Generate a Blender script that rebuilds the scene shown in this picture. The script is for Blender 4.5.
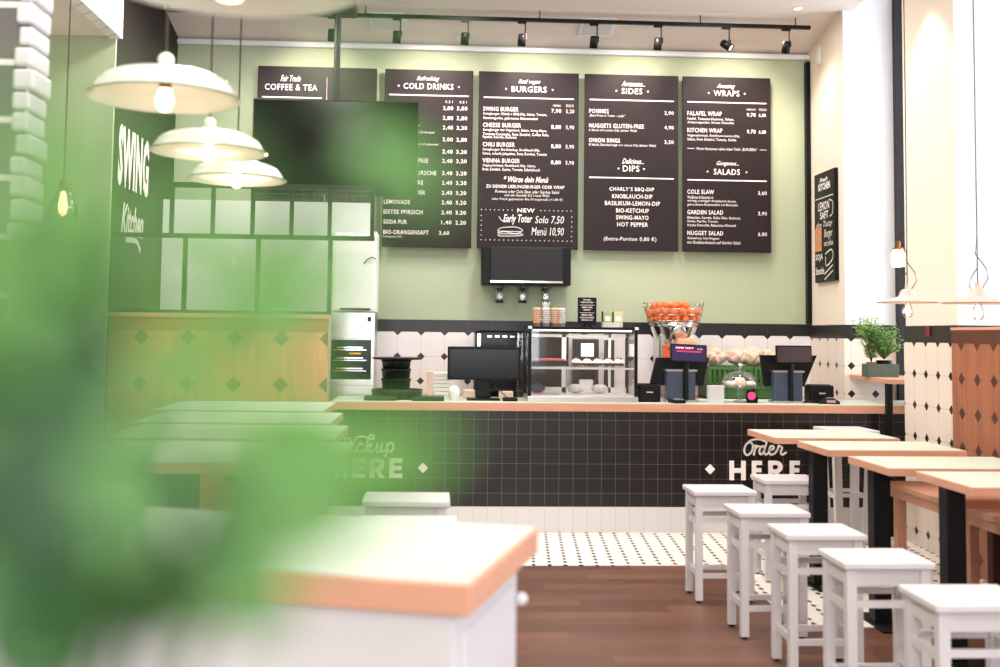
import bpy, bmesh, math, random
from mathutils import Vector, Matrix
SC = bpy.context.scene
for o in list(bpy.data.objects): bpy.data.objects.remove(o)
COL = SC.collection
PI = math.pi

# ------------------------------------------------------------------ camera
# world: X runs along the counter, Y into the room, Z up; camera above the origin
FPX, CX, CY, EYE, YAW, PITCH, ROLL = 1100.0, 500.0, 262.0, 1.56, .056, .0659, .0115
fw = Vector((math.sin(YAW)*math.cos(PITCH), math.cos(YAW)*math.cos(PITCH), math.sin(PITCH)))
R0 = Vector((math.cos(YAW), -math.sin(YAW), 0)); U0 = R0.cross(fw)
RT = R0*math.cos(ROLL) + U0*math.sin(ROLL); UP = U0*math.cos(ROLL) - R0*math.sin(ROLL)
EYEP = Vector((0, 0, EYE))
cd = bpy.data.cameras.new('camera'); cam = bpy.data.objects.new('camera', cd); COL.objects.link(cam)
cam.matrix_world = Matrix(((RT.x, UP.x, -fw.x, 0), (RT.y, UP.y, -fw.y, 0), (RT.z, UP.z, -fw.z, EYE), (0, 0, 0, 1)))
cd.sensor_width = 36; cd.lens = FPX*36/1000; cd.shift_y = (CY-333.5)/1000
cd.clip_start = .02; cd.clip_end = 200
cd.dof.use_dof = True; cd.dof.focus_distance = 9.3; cd.dof.aperture_fstop = 1.9
SC.camera = cam

def ray(x, y): return fw + RT*((x-CX)/FPX) - UP*((y-CY)/FPX)
def atv(x, y, v): d = ray(x, y); return EYEP + d*(v/d.y)           # measured point on a plane Y = v
def atz(x, y, z): d = ray(x, y); return EYEP + d*((z-EYE)/d.z)
def atu(x, y, u): d = ray(x, y); return EYEP + d*(u/d.x)
def atd(x, y, dist): return EYEP + ray(x, y)*dist

# ------------------------------------------------------------------ world, lights, exposure
W = bpy.data.worlds.new('world'); SC.world = W; W.use_nodes = True
bg = W.node_tree.nodes['Background']; bg.inputs[0].default_value = (.93, .96, 1, 1); bg.inputs[1].default_value = 1.5
SC.view_settings.view_transform = 'Standard'; SC.view_settings.look = 'None'
SC.view_settings.gamma = 1; SC.view_settings.use_curve_mapping = False
SC.view_settings.exposure = -0.12

def light(kind, name, loc, energy, color=(1, 1, 1), rot=None, target=None, **k):
    d = bpy.data.lights.new(name, kind); d.energy = energy; d.color = color
    for a, b in k.items(): setattr(d, a, b)
    o = bpy.data.objects.new(name, d); COL.objects.link(o); o.location = loc
    if target is not None: o.rotation_euler = (Vector(target)-Vector(loc)).to_track_quat('-Z', 'Y').to_euler()
    elif rot: o.rotation_euler = rot
    return o
# daylight at the side street windows
light('AREA', 'window_light', (5.2, 9.05, 2.9), 150, (.86, .93, 1), rot=(0, PI/2, 0), shape='RECTANGLE', size=3.6, size_y=1.4)
light('AREA', 'window_light', (5.2, 6.2, 2.9), 170, (.86, .93, 1), rot=(0, PI/2, 0), shape='RECTANGLE', size=3.6, size_y=2.6)
light('AREA', 'window_light', (5.2, 1.5, 2.9), 260, (.86, .93, 1), rot=(0, PI/2, 0), shape='RECTANGLE', size=3.6, size_y=3)
light('AREA', 'front_fill_light', (0, -1.75, 2.2), 170, (.93, .96, 1), rot=(PI/2, 0, 0), shape='RECTANGLE', size=3.6, size_y=2.2)  # fill lamp added behind the camera for the cabinet front, stools and leaves
# overhead fill lamps, unseen; the aisle ones added to brighten tiles and green wall
for x, y, e in ((-1.2, 0.6, 40), (1.6, 0.6, 40), (-1.2, 3, 45), (1.6, 3, 50), (-1.2, 5.6, 60), (1.6, 5.6, 55), (-1.5, 8.2, 55), (1.2, 8.4, 75), (2.6, 9.3, 30), (.2, 9.4, 30)):
    light('AREA', 'ceiling_fill_light', (x, y, 4.5), e, (1, .955, .91), shape='DISK', size=.5)
light('AREA', 'kitchen_light', (-1.5, 9.25, 4.3), 45, (1, .97, .92), shape='DISK', size=.6)
light('SPOT', 'pillar_wash_light', (3.28, 7.95, 4.42), 55, (1, .86, .74), target=(3.62, 7.93, 2.6), spot_size=1.15, spot_blend=.5, shadow_soft_size=.04)
light('SPOT', 'pillar_wash_light', (3.1, 10.0, 4.42), 50, (1, .84, .72), target=(3.62, 10.05, 2.4), spot_size=1.9, spot_blend=.8, shadow_soft_size=.06)

# ------------------------------------------------------------------ materials
def srgb(r, g, b):
    f = lambda c: (c/255/12.92) if c <= 10 else ((c/255+.055)/1.055)**2.4
    return (f(r), f(g), f(b), 1)
MATS = {}
def mat(name, rgb, rough=.5, metal=0, var=.06, scale=8, emit=None, es=0, trans=0, alpha=1, coat=0, bump=0, stretch=(1, 1, 1)):
    if name in MATS: return MATS[name]
    m = bpy.data.materials.new(name); m.use_nodes = True; n = m.node_tree.nodes; l = m.node_tree.links
    p = n['Principled BSDF']; MATS[name] = m
    c = srgb(*rgb)
    tc = n.new('ShaderNodeTexCoord'); mp = n.new('ShaderNodeMapping'); mp.inputs['Scale'].default_value = stretch
    nz = n.new('ShaderNodeTexNoise'); nz.inputs['Scale'].default_value = scale; nz.inputs['Detail'].default_value = 4
    l.new(tc.outputs['Object'], mp.inputs[0]); l.new(mp.outputs[0], nz.inputs['Vector'])
    mx = n.new('ShaderNodeMix'); mx.data_type = 'RGBA'
    mx.inputs[6].default_value = tuple(x*(1-var) for x in c[:3])+(1,); mx.inputs[7].default_value = tuple(min(1, x*(1+var)) for x in c[:3])+(1,)
    l.new(nz.outputs['Fac'], mx.inputs[0]); l.new(mx.outputs[2], p.inputs['Base Color'])
    p.inputs['Roughness'].default_value = rough; p.inputs['Metallic'].default_value = metal
    p.inputs['Coat Weight'].default_value = coat
    if sum(rgb) < 140: p.inputs['Specular IOR Level'].default_value = .22
    if trans: p.inputs['Transmission Weight'].default_value = trans
    if emit: p.inputs['Emission Color'].default_value = srgb(*emit); p.inputs['Emission Strength'].default_value = es
    if bump:
        b = n.new('ShaderNodeBump'); b.inputs['Strength'].default_value = bump; b.inputs['Distance'].default_value = .01
        l.new(nz.outputs['Fac'], b.inputs['Height']); l.new(b.outputs[0], p.inputs['Normal'])
    return m
def glassmat(name, rgb=(235, 245, 245), refl=.12):
    """thin clear glass: mostly lets light straight through, part mirror"""
    m = bpy.data.materials.new(name); m.use_nodes = True; n = m.node_tree.nodes; l = m.node_tree.links
    n.remove(n['Principled BSDF']); out = n['Material Output']
    t = n.new('ShaderNodeBsdfTransparent'); t.inputs[0].default_value = srgb(*rgb)
    g = n.new('ShaderNodeBsdfGlossy'); g.inputs['Roughness'].default_value = .03
    lw = n.new('ShaderNodeLayerWeight'); lw.inputs[0].default_value = .35
    mr = n.new('ShaderNodeMath'); mr.operation = 'MULTIPLY_ADD'; mr.inputs[1].default_value = .6; mr.inputs[2].default_value = refl*.5
    l.new(lw.outputs['Fresnel'], mr.inputs[0])
    mx = n.new('ShaderNodeMixShader'); l.new(mr.outputs[0], mx.inputs[0]); l.new(t.outputs[0], mx.inputs[1]); l.new(g.outputs[0], mx.inputs[2])
    l.new(mx.outputs[0], out.inputs[0]); MATS[name] = m; return m
def nodes_of(m): return m.node_tree.nodes, m.node_tree.links
class NB:
    """small math-node builder"""
    def __init__(s, m): s.n, s.l = nodes_of(m)
    def m(s, op, a, b=None, c=None):
        k = s.n.new('ShaderNodeMath'); k.operation = op
        for i, x in enumerate((a, b, c)):
            if x is None: continue
            if isinstance(x, (int, float)): k.inputs[i].default_value = x
            else: s.l.new(x, k.inputs[i])
        return k.outputs[0]
    def mix(s, f, a, b):
        k = s.n.new('ShaderNodeMix'); k.data_type = 'RGBA'
        for i, x in ((0, f), (6, a), (7, b)):
            if isinstance(x, (int, float, tuple)): k.inputs[i].default_value = x
            else: s.l.new(x, k.inputs[i])
        return k.outputs[2]
def octagon(name, tile, dot, band, ph=.225, pv=.24, z0=1.54, band0=1.563, phase=0.0, r=.036, wood=False, sidephase=0.0, rough=.35, bandjoint=True):
    """octagon wall tiles with small diamonds between them and a plain border on top, laid out in metres"""
    m = bpy.data.materials.new(name); m.use_nodes = True; q = NB(m); n, l = q.n, q.l; p = n['Principled BSDF']
    tc = n.new('ShaderNodeTexCoord'); se = n.new('ShaderNodeSeparateXYZ'); l.new(tc.outputs['Object'], se.inputs[0])
    ge = n.new('ShaderNodeNewGeometry'); sn = n.new('ShaderNodeSeparateXYZ'); l.new(ge.outputs['Normal'], sn.inputs[0])
    side = q.m('GREATER_THAN', q.m('ABSOLUTE', sn.outputs[0]), .5)
    hx = q.m('ADD', q.m('MULTIPLY', q.m('SUBTRACT', se.outputs[0], phase), q.m('SUBTRACT', 1, side)), q.m('MULTIPLY', q.m('SUBTRACT', se.outputs[1], sidephase), side))
    fx = q.m('MULTIPLY', q.m('ABSOLUTE', q.m('SUBTRACT', q.m('FRACT', q.m('ADD', q.m('DIVIDE', hx, ph), 100.5)), .5)), ph)
    fz = q.m('MULTIPLY', q.m('ABSOLUTE', q.m('SUBTRACT', q.m('FRACT', q.m('ADD', q.m('DIVIDE', q.m('SUBTRACT', se.outputs[2], z0), pv), 100.5)), .5)), pv)
    dia = q.m('LESS_THAN', q.m('ADD', fx, fz), r)
    joint = q.m('LESS_THAN', q.m('MINIMUM', fx, fz), .0016)
    bnd = q.m('GREATER_THAN', se.outputs[2], band0)
    if wood:
        wt = n.new('ShaderNodeTexNoise'); wt.inputs['Scale'].default_value = 3; wt.inputs['Detail'].default_value = 6
        mp = n.new('ShaderNodeMapping'); mp.inputs['Scale'].default_value = (6, 6, .6); l.new(tc.outputs['Object'], mp.inputs[0]); l.new(mp.outputs[0], wt.inputs['Vector'])
        c0 = q.mix(wt.outputs['Fac'], tuple(x*.62 for x in srgb(*tile)[:3])+(1,), tuple(min(1, x*1.35) for x in srgb(*tile)[:3])+(1,))
    else:
        wt = n.new('ShaderNodeTexNoise'); wt.inputs['Scale'].default_value = 5; l.new(tc.outputs['Object'], wt.inputs['Vector'])
        c0 = q.mix(wt.outputs['Fac'], tuple(x*.95 for x in srgb(*tile)[:3])+(1,), srgb(*tile))
    jc = tuple(x*.62 for x in srgb(*tile)[:3])+(1,)
    c = q.mix(joint, c0, jc); c = q.mix(dia, c, srgb(*dot))
    bj = q.mix(q.m('LESS_THAN', fx, .0018 if bandjoint else 0), srgb(*band), tuple(min(1, x*3+.02) for x in srgb(*band)[:3])+(1,))
    c = q.mix(bnd, c, bj)
    l.new(c, p.inputs['Base Color']); p.inputs['Roughness'].default_value = rough
    MATS[name] = m; return m
def gridmat(name, tile, grout, px, pz, phx=0, phz=0, w=.0022, rough=.3, tv=.15):
    m = bpy.data.materials.new(name); m.use_nodes = True; q = NB(m); n, l = q.n, q.l; p = n['Principled BSDF']
    tc = n.new('ShaderNodeTexCoord'); se = n.new('ShaderNodeSeparateXYZ'); l.new(tc.outputs['Object'], se.inputs[0])
    ge = n.new('ShaderNodeNewGeometry'); sn = n.new('ShaderNodeSeparateXYZ'); l.new(ge.outputs['Normal'], sn.inputs[0])
    side = q.m('GREATER_THAN', q.m('ABSOLUTE', sn.outputs[0]), .5)
    hx = q.m('ADD', q.m('MULTIPLY', se.outputs[0], q.m('SUBTRACT', 1, side)), q.m('MULTIPLY', se.outputs[1], side))
    a = q.m('ADD', q.m('DIVIDE', q.m('SUBTRACT', hx, phx), px), 100.5); b = q.m('ADD', q.m('DIVIDE', q.m('SUBTRACT', se.outputs[2], phz), pz), 100.5)
    fx = q.m('MULTIPLY', q.m('ABSOLUTE', q.m('SUBTRACT', q.m('FRACT', a), .5)), px)
    fz = q.m('MULTIPLY', q.m('ABSOLUTE', q.m('SUBTRACT', q.m('FRACT', b), .5)), pz)
    j = q.m('LESS_THAN', q.m('MINIMUM', fx, fz), w)
    wn = n.new('ShaderNodeTexWhiteNoise'); wn.noise_dimensions = '2D'; cb = n.new('ShaderNodeCombineXYZ')
    l.new(q.m('ROUND', a), cb.inputs[0]); l.new(q.m('ROUND', b), cb.inputs[1]); l.new(cb.outputs[0], wn.inputs['Vector'])
    c0 = q.mix(wn.outputs['Value'], tuple(x*(1-tv) for x in srgb(*tile)[:3])+(1,), tuple(min(1, x*(1+tv)) for x in srgb(*tile)[:3])+(1,))
    l.new(q.mix(j, c0, srgb(*grout)), p.inputs['Base Color']); p.inputs['Roughness'].default_value = rough
    MATS[name] = m; return m
def mosaic(name):
    m = bpy.data.materials.new(name); m.use_nodes = True; q = NB(m); n, l = q.n, q.l; p = n['Principled BSDF']
    tc = n.new('ShaderNodeTexCoord'); mp = n.new('ShaderNodeMapping'); mp.inputs['Rotation'].default_value = (0, 0, .075); l.new(tc.outputs['Object'], mp.inputs[0])
    se = n.new('ShaderNodeSeparateXYZ'); l.new(mp.outputs[0], se.inputs[0]); pp = .108
    fx = q.m('MULTIPLY', q.m('ABSOLUTE', q.m('SUBTRACT', q.m('FRACT', q.m('ADD', q.m('DIVIDE', se.outputs[0], pp), 100.5)), .5)), pp)
    fy = q.m('MULTIPLY', q.m('ABSOLUTE', q.m('SUBTRACT', q.m('FRACT', q.m('ADD', q.m('DIVIDE', se.outputs[1], pp*.95), 100.5)), .5)), pp*.95)
    dia = q.m('LESS_THAN', q.m('ADD', q.m('MULTIPLY', fx, 1.5), q.m('MULTIPLY', fy, .75)), .027)
    vo = n.new('ShaderNodeTexVoronoi'); vo.feature = 'DISTANCE_TO_EDGE'; vo.inputs['Scale'].default_value = 40; vo.inputs['Randomness'].default_value = .1; l.new(tc.outputs['Object'], vo.inputs['Vector'])
    g = q.m('LESS_THAN', vo.outputs['Distance'], .04)
    c = q.mix(g, srgb(240, 234, 224), srgb(222, 214, 204)); c = q.mix(dia, c, srgb(38, 30, 30))
    l.new(c, p.inputs['Base Color']); p.inputs['Roughness'].default_value = .35
    MATS[name] = m; return m
def woodfloor(name):
    m = bpy.data.materials.new(name); m.use_nodes = True; q = NB(m); n, l = q.n, q.l; p = n['Principled BSDF']
    tc = n.new('ShaderNodeTexCoord'); se = n.new('ShaderNodeSeparateXYZ'); l.new(tc.outputs['Object'], se.inputs[0])
    row = q.m('FLOOR', q.m('DIVIDE', se.outputs[1], .14)); off = q.m('MULTIPLY', row, .377)
    colx = q.m('FLOOR', q.m('ADD', q.m('DIVIDE', se.outputs[0], 1.3), off))
    cb = n.new('ShaderNodeCombineXYZ'); l.new(row, cb.inputs[0]); l.new(colx, cb.inputs[1])
    wn = n.new('ShaderNodeTexWhiteNoise'); wn.noise_dimensions = '2D'; l.new(cb.outputs[0], wn.inputs['Vector'])
    mp = n.new('ShaderNodeMapping'); mp.inputs['Scale'].default_value = (1.2, 14, 1); l.new(tc.outputs['Object'], mp.inputs[0])
    nz = n.new('ShaderNodeTexNoise'); nz.inputs['Scale'].default_value = 3; nz.inputs['Detail'].default_value = 8; l.new(mp.outputs[0], nz.inputs['Vector'])
    f = q.m('ADD', q.m('MULTIPLY', wn.outputs['Value'], .5), q.m('MULTIPLY', nz.outputs['Fac'], .5))
    c = q.mix(f, srgb(68, 40, 30), srgb(130, 88, 68))
    fr = q.m('FRACT', q.m('DIVIDE', se.outputs[1], .14)); c = q.mix(q.m('LESS_THAN', fr, .02), c, srgb(60, 34, 26))
    l.new(c, p.inputs['Base Color']); p.inputs['Roughness'].default_value = .38
    MATS[name] = m; return m
def brickmat(name, c1, c2, mortar, bw, bh, rough=.7):
    m = bpy.data.materials.new(name); m.use_nodes = True; q = NB(m); n, l = q.n, q.l; p = n['Principled BSDF']
    tc = n.new('ShaderNodeTexCoord'); se = n.new('ShaderNodeSeparateXYZ'); l.new(tc.outputs['Object'], se.inputs[0])
    cb = n.new('ShaderNodeCombineXYZ'); l.new(q.m('ADD', se.outputs[0], se.outputs[1]), cb.inputs[0]); l.new(se.outputs[2], cb.inputs[1])
    b = n.new('ShaderNodeTexBrick'); b.inputs['Scale'].default_value = 1; b.inputs['Brick Width'].default_value = bw; b.inputs['Row Height'].default_value = bh
    b.inputs['Mortar Size'].default_value = .012; b.inputs['Color1'].default_value = srgb(*c1); b.inputs['Color2'].default_value = srgb(*c2); b.inputs['Mortar'].default_value = srgb(*mortar)
    l.new(cb.outputs[0], b.inputs['Vector']); l.new(b.outputs['Color'], p.inputs['Base Color'])
    bp = n.new('ShaderNodeBump'); bp.inputs['Strength'].default_value = .9; bp.inputs['Distance'].default_value = .03; bp.invert = True
    l.new(b.outputs['Fac'], bp.inputs['Height']); l.new(bp.outputs[0], p.inputs['Normal']); p.inputs['Roughness'].default_value = rough
    MATS[name] = m; return m
def leafmat(name, c1, c2, tr):
    m = bpy.data.materials.new(name); m.use_nodes = True; q = NB(m); n, l = q.n, q.l; p = n['Principled BSDF']; out = n['Material Output']
    tc = n.new('ShaderNodeTexCoord'); nz = n.new('ShaderNodeTexNoise'); nz.inputs['Scale'].default_value = 14; l.new(tc.outputs['Object'], nz.inputs['Vector'])
    c = q.mix(nz.outputs['Fac'], srgb(*c1), srgb(*c2)); l.new(c, p.inputs['Base Color']); p.inputs['Roughness'].default_value = .45
    t = n.new('ShaderNodeBsdfTranslucent'); t.inputs[0].default_value = srgb(*tr)
    mx = n.new('ShaderNodeMixShader'); mx.inputs[0].default_value = .5; l.new(p.outputs[0], mx.inputs[1]); l.new(t.outputs[0], mx.inputs[2]); l.new(mx.outputs[0], out.inputs[0])
    MATS[name] = m; return m

M_ceil = mat('ceiling paint', (232, 219, 212), .9, scale=1, var=.02)
M_white = mat('white wall paint', (232, 234, 238), .85, scale=2, var=.015)
M_cream = mat('cream wall paint', (240, 224, 208), .85, scale=2, var=.02)
M_green = mat('sage green wall paint', (178, 188, 158), .8, scale=2, var=.03)
M_darkw = mat('anthracite wall paint', (44, 38, 34), .8, scale=2, var=.06)
M_kitch = mat('white kitchen wall', (232, 234, 228), .5, scale=2, var=.02)
M_black = mat('black satin', (10, 10, 11), .42, var=.1)
M_blackg = mat('black gloss', (6, 6, 7), .16, var=.1)
M_steel = mat('brushed steel', (190, 188, 184), .28, 1, var=.08, stretch=(1, 1, 12))
M_chrome = mat('chrome', (215, 215, 215), .12, 1, var=.03)
M_frame = mat('dark grey metal frame', (40, 38, 40), .45, .0, var=.06)
M_board = mat('menu board face', (38, 29, 31), .5, scale=3, var=.05)
M_letter = mat('cream lettering', (248, 238, 232), .6, var=.01)
M_wood = mat('beech edge', (208, 152, 124), .5, scale=3, var=.14, stretch=(1, 1, 8))
M_top = mat('pale table top', (194, 204, 188), .65, scale=4, var=.03)
M_stool = mat('white lacquered wood', (214, 210, 211), .4, scale=6, var=.02)
M_tblack = mat('black table leg', (13, 14, 16), .5, var=.1)
M_ftile = gridmat('black counter tiles', (18, 13, 13), (104, 94, 90), .1132, .1157, phx=atv(344.7, 417, 8.78).x, phz=.888, w=.0015)
M_ptile = gridmat('white plinth tiles', (218, 214, 213), (186, 180, 178), .1132, .205, phx=atv(344.7, 417, 8.78).x, phz=0, w=.0012, tv=.015)
M_oct = octagon('white octagon tiles', (240, 236, 236), (24, 20, 22), (26, 24, 28), phase=atv(420.8, 356, 10.63).x, ph=.2255, pv=.235, z0=1.578, band0=1.578)
M_octp = octagon('cream octagon tiles', (238, 222, 208), (30, 24, 24), (34, 28, 28), phase=3.71, sidephase=9.685, ph=.22, pv=.25, z0=1.567, band0=1.56)
M_octq = octagon('cream octagon tiles of the middle pier', (238, 222, 208), (30, 24, 24), (34, 28, 28), phase=3.71, sidephase=7.66, ph=.20, pv=.237, z0=1.537, band0=1.537)
M_octw = octagon('wooden octagon panel', (164, 106, 78), (86, 50, 38), (88, 50, 38), ph=.22, z0=1.53, pv=.235, band0=1.535, sidephase=.1, wood=True, r=.046, bandjoint=False)
M_octl = octagon('large wooden octagon panel', (214, 152, 104), (120, 100, 62), (176, 116, 76), ph=.36, pv=.36, z0=1.51, band0=1.56, phase=-1.22, r=.062, wood=True, bandjoint=False)
M_mos = mosaic('white mosaic with black dots'); M_floor = woodfloor('dark wood planks')
M_brickd = brickmat('dark brick', (92, 88, 86), (120, 114, 110), (226, 220, 214), .42, .21)
M_brickw = brickmat('white painted brick', (236, 230, 226), (246, 240, 236), (206, 200, 196), .2, .075)
M_glass = glassmat('clear glass', (251, 252, 252), .04); M_glassw = glassmat('window glass', (250, 252, 255), .05)
M_leaf = leafmat('basil leaf', (72, 122, 56), (106, 152, 76), (112, 162, 72))
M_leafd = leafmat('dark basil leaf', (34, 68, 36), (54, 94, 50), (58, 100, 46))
M_herb = leafmat('herb leaf', (118, 164, 92), (170, 204, 140), (170, 205, 120))
M_bulb = mat('glowing bulb', (255, 226, 190), .3, emit=(255, 214, 160), es=7)
M_filament = mat('glowing filament', (255, 200, 120), .3, emit=(255, 170, 90), es=30)
M_disc = mat('blush white enamel', (206, 188, 176), .35)
M_enamel = mat('cream enamel shade', (222, 224, 210), .18, var=.02, coat=.5)
M_brass = mat('aged brass', (150, 98, 58), .35, 1, var=.1)
M_cord = mat('textile cord', (62, 46, 42), .8, var=.1)
M_orange = mat('orange peel', (242, 124, 62), .45, scale=60, var=.12, bump=.3)
M_kraft = mat('kraft paper', (232, 200, 178), .8, scale=12, var=.1, bump=.6)
M_paper = mat('white card', (238, 232, 226), .7, var=.03)
M_crate = mat('green plastic crate', (74, 118, 62), .45, var=.06)
M_navy = mat('slate blue casing', (58, 70, 90), .35, var=.06)
M_soil = mat('potting soil', (54, 40, 32), .95, scale=40, var=.3, bump=.8)
M_terra = mat('terracotta', (160, 92, 66), .8, var=.08)
M_potg = mat('grey green zinc pot', (84, 100, 92), .5, .2, var=.25, scale=18)

# ------------------------------------------------------------------ mesh helpers
class MB:
    def __init__(s): s.b = bmesh.new(); s.mi = 0
    def _new(s, fs, smooth=False):
        for f in fs: f.material_index = s.mi; f.smooth = smooth
    def box(s, x0, x1, y0, y1, z0, z1, bev=0, M=None):
        r = bmesh.ops.create_cube(s.b, size=1); vs = r['verts']
        for v in vs: v.co = Vector(((x0+x1)/2+v.co.x*(x1-x0), (y0+y1)/2+v.co.y*(y1-y0), (z0+z1)/2+v.co.z*(z1-z0)))
        fs = list({f for v in vs for f in v.link_faces}); s._new(fs)
        if bev:
            es = list({e for v in vs for e in v.link_edges})
            rb = bmesh.ops.bevel(s.b, geom=es, offset=bev, segments=2, affect='EDGES', profile=.5)
            vs = list({v for f in rb['faces'] for v in f.verts}); s._new(rb['faces'])
        if M:
            for v in vs: v.co = M @ v.co
        return s
    def lathe(s, prof, c=(0, 0, 0), n=24, M=None, close=False):
        rings = []
        for r, z in prof:
            if r < 1e-5: rings.append([s.b.verts.new((c[0], c[1], c[2]+z))])
            else: rings.append([s.b.verts.new((c[0]+r*math.cos(2*PI*i/n), c[1]+r*math.sin(2*PI*i/n), c[2]+z)) for i in range(n)])
        fs = []
        for a, b in zip(rings, rings[1:]):
            for i in range(n):
                j = (i+1) % n
                if len(a) == 1 and len(b) == 1: continue
                if len(a) == 1: fs.append(s.b.faces.new((a[0], b[j], b[i])))
                elif len(b) == 1: fs.append(s.b.faces.new((a[i], a[j], b[0])))
                else: fs.append(s.b.faces.new((a[i], a[j], b[j], b[i])))
        s._new(fs, True)
        if M:
            for r in rings:
                for v in r: v.co = M @ v.co
        return s
    def cyl(s, r, z0, z1, c=(0, 0), n=20, r2=None, M=None):
        r2 = r if r2 is None else r2
        s.lathe([(0, z0), (r, z0)], (c[0], c[1], 0), n, M); s.lathe([(r, z0), (r2, z1)], (c[0], c[1], 0), n, M); s.lathe([(r2, z1), (0, z1)], (c[0], c[1], 0), n, M); return s
    def sphere(s, r, c, n=14, sz=1, M=None):
        k = max(6, n//2)
        return s.lathe([(max(0, r*math.sin(PI*i/k)) if 0 < i < k else 0, -r*sz*math.cos(PI*i/k)) for i in range(k+1)], c, n, M)
    def tube(s, pts, r, n=8, r2=None):
        pts = [Vector(p) for p in pts]; rings = []; r2 = r if r2 is None else r2
        for i, p in enumerate(pts):
            t = (pts[min(i+1, len(pts)-1)]-pts[max(i-1, 0)]).normalized()
            a = t.cross(Vector((0, 0, 1)))
            if a.length < .05: a = t.cross(Vector((0, 1, 0)))
            a.normalize(); b = t.cross(a); rr = r+(r2-r)*i/(len(pts)-1)
            rings.append([s.b.verts.new(p+a*rr*math.cos(2*PI*k/n)+b*rr*math.sin(2*PI*k/n)) for k in range(n)])
        fs = [s.b.faces.new((A[k], A[(k+1) % n], B[(k+1) % n], B[k])) for A, B in zip(rings, rings[1:]) for k in range(n)]
        fs += [s.b.faces.new(rings[0]), s.b.faces.new(rings[-1])]; s._new(fs, True); return s
    def bar(s, p, q, w, d=None):
        """square bar from p to q"""
        d = w if d is None else d; p, q = Vector(p), Vector(q); t = (q-p).normalized()
        a = Vector((1, 0, 0)) if abs(t.x) < .7 else Vector((0, 1, 0)); b = t.cross(a).normalized(); a = b.cross(t).normalized()
        R = [[s.b.verts.new(c+a*w/2*i+b*d/2*j) for i, j in ((-1, -1), (1, -1), (1, 1), (-1, 1))] for c in (p, q)]
        fs = [s.b.faces.new((R[0][k], R[0][(k+1) % 4], R[1][(k+1) % 4], R[1][k])) for k in range(4)]+[s.b.faces.new(R[0]), s.b.faces.new(R[1])]
        s._new(fs); return s
    def quad(s, *p):
        s._new([s.b.faces.new([s.b.verts.new(x) for x in p])]); return s
    def prism(s, outline, y0, y1):
        """outline in XZ extruded along Y"""
        a = [s.b.verts.new((x, y0, z)) for x, z in outline]; b = [s.b.verts.new((x, y1, z)) for x, z in outline]; n = len(a)
        s._new([s.b.faces.new(a), s.b.faces.new(b[::-1])]+[s.b.faces.new((a[i], b[i], b[(i+1) % n], a[(i+1) % n])) for i in range(n)]); return s
    def build(s, name, m, parent=None, loc=None, rot=None):
        bmesh.ops.recalc_face_normals(s.b, faces=s.b.faces)
        me = bpy.data.meshes.new(name); s.b.to_mesh(me); s.b.free()
        for x in (m if isinstance(m, (list, tuple)) else [m]): me.materials.append(x)
        o = bpy.data.objects.new(name, me); COL.objects.link(o)
        if parent: o.parent = parent
        if loc is not None: o.location = loc
        if rot is not None: o.rotation_euler = rot
        return o
def tag(o, label, cat, group=None, kind=None):
    o['label'] = label; o['category'] = cat
    if group: o['group'] = group
    if kind: o['kind'] = kind
    return o
def thing(name, label, cat, loc=(0, 0, 0), rz=0, group=None):
    o = bpy.data.objects.new(name, None); COL.objects.link(o); o.location = loc; o.rotation_euler = (0, 0, rz); o.empty_display_size = .05
    return tag(o, label, cat, group)
def struct(name, mb, m, label=None):
    o = mb.build(name, m); o['kind'] = 'structure'; o['category'] = name.rstrip('_0123456789').split('_')[0]
    if label: o['label'] = label
    return o
def dup(root, label=None, loc=None, rz=None, parent=None):
    c = root.copy(); COL.objects.link(c)
    if parent: c.parent = parent
    if loc is not None: c.location = loc
    if rz is not None: c.rotation_euler = (0, 0, rz)
    if label: c['label'] = label
    for ch in list(root.children): dup(ch, parent=c)
    return c
# lettering: every text is laid out to fill a given rectangle
_fc = {}
def textverts(s, bold, shear):
    k = (s, bold, shear)
    if k in _fc: return _fc[k]
    cu = bpy.data.curves.new('t', 'FONT'); cu.body = s; cu.resolution_u = 2; cu.offset = bold; cu.shear = shear; cu.size = 1; cu.space_character = 1.1 if not shear else 1
    o = bpy.data.objects.new('t', cu); COL.objects.link(o)
    bpy.context.view_layer.update()
    me = o.to_mesh(); vs = [v.co.copy() for v in me.vertices]; fs = [tuple(p.vertices) for p in me.polygons]
    o.to_mesh_clear(); bpy.data.objects.remove(o); bpy.data.curves.remove(cu)
    x0 = min(v.x for v in vs); x1 = max(v.x for v in vs); y0 = min(v.y for v in vs); y1 = max(v.y for v in vs)
    _fc[k] = ([((v.x-x0)/(x1-x0), (v.y-y0)/(y1-y0)) for v in vs], fs); return _fc[k]
def lettering(mb, s, x0, x1, z0, z1, y=0, bold=.0, shear=0):
    vs, fs = textverts(s, bold, shear)
    b = [mb.b.verts.new((x0+a*(x1-x0), y, z0+c*(z1-z0))) for a, c in vs]
    for f in fs:
        try: mb._new([mb.b.faces.new([b[i] for i in f])])
        except ValueError: pass
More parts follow.
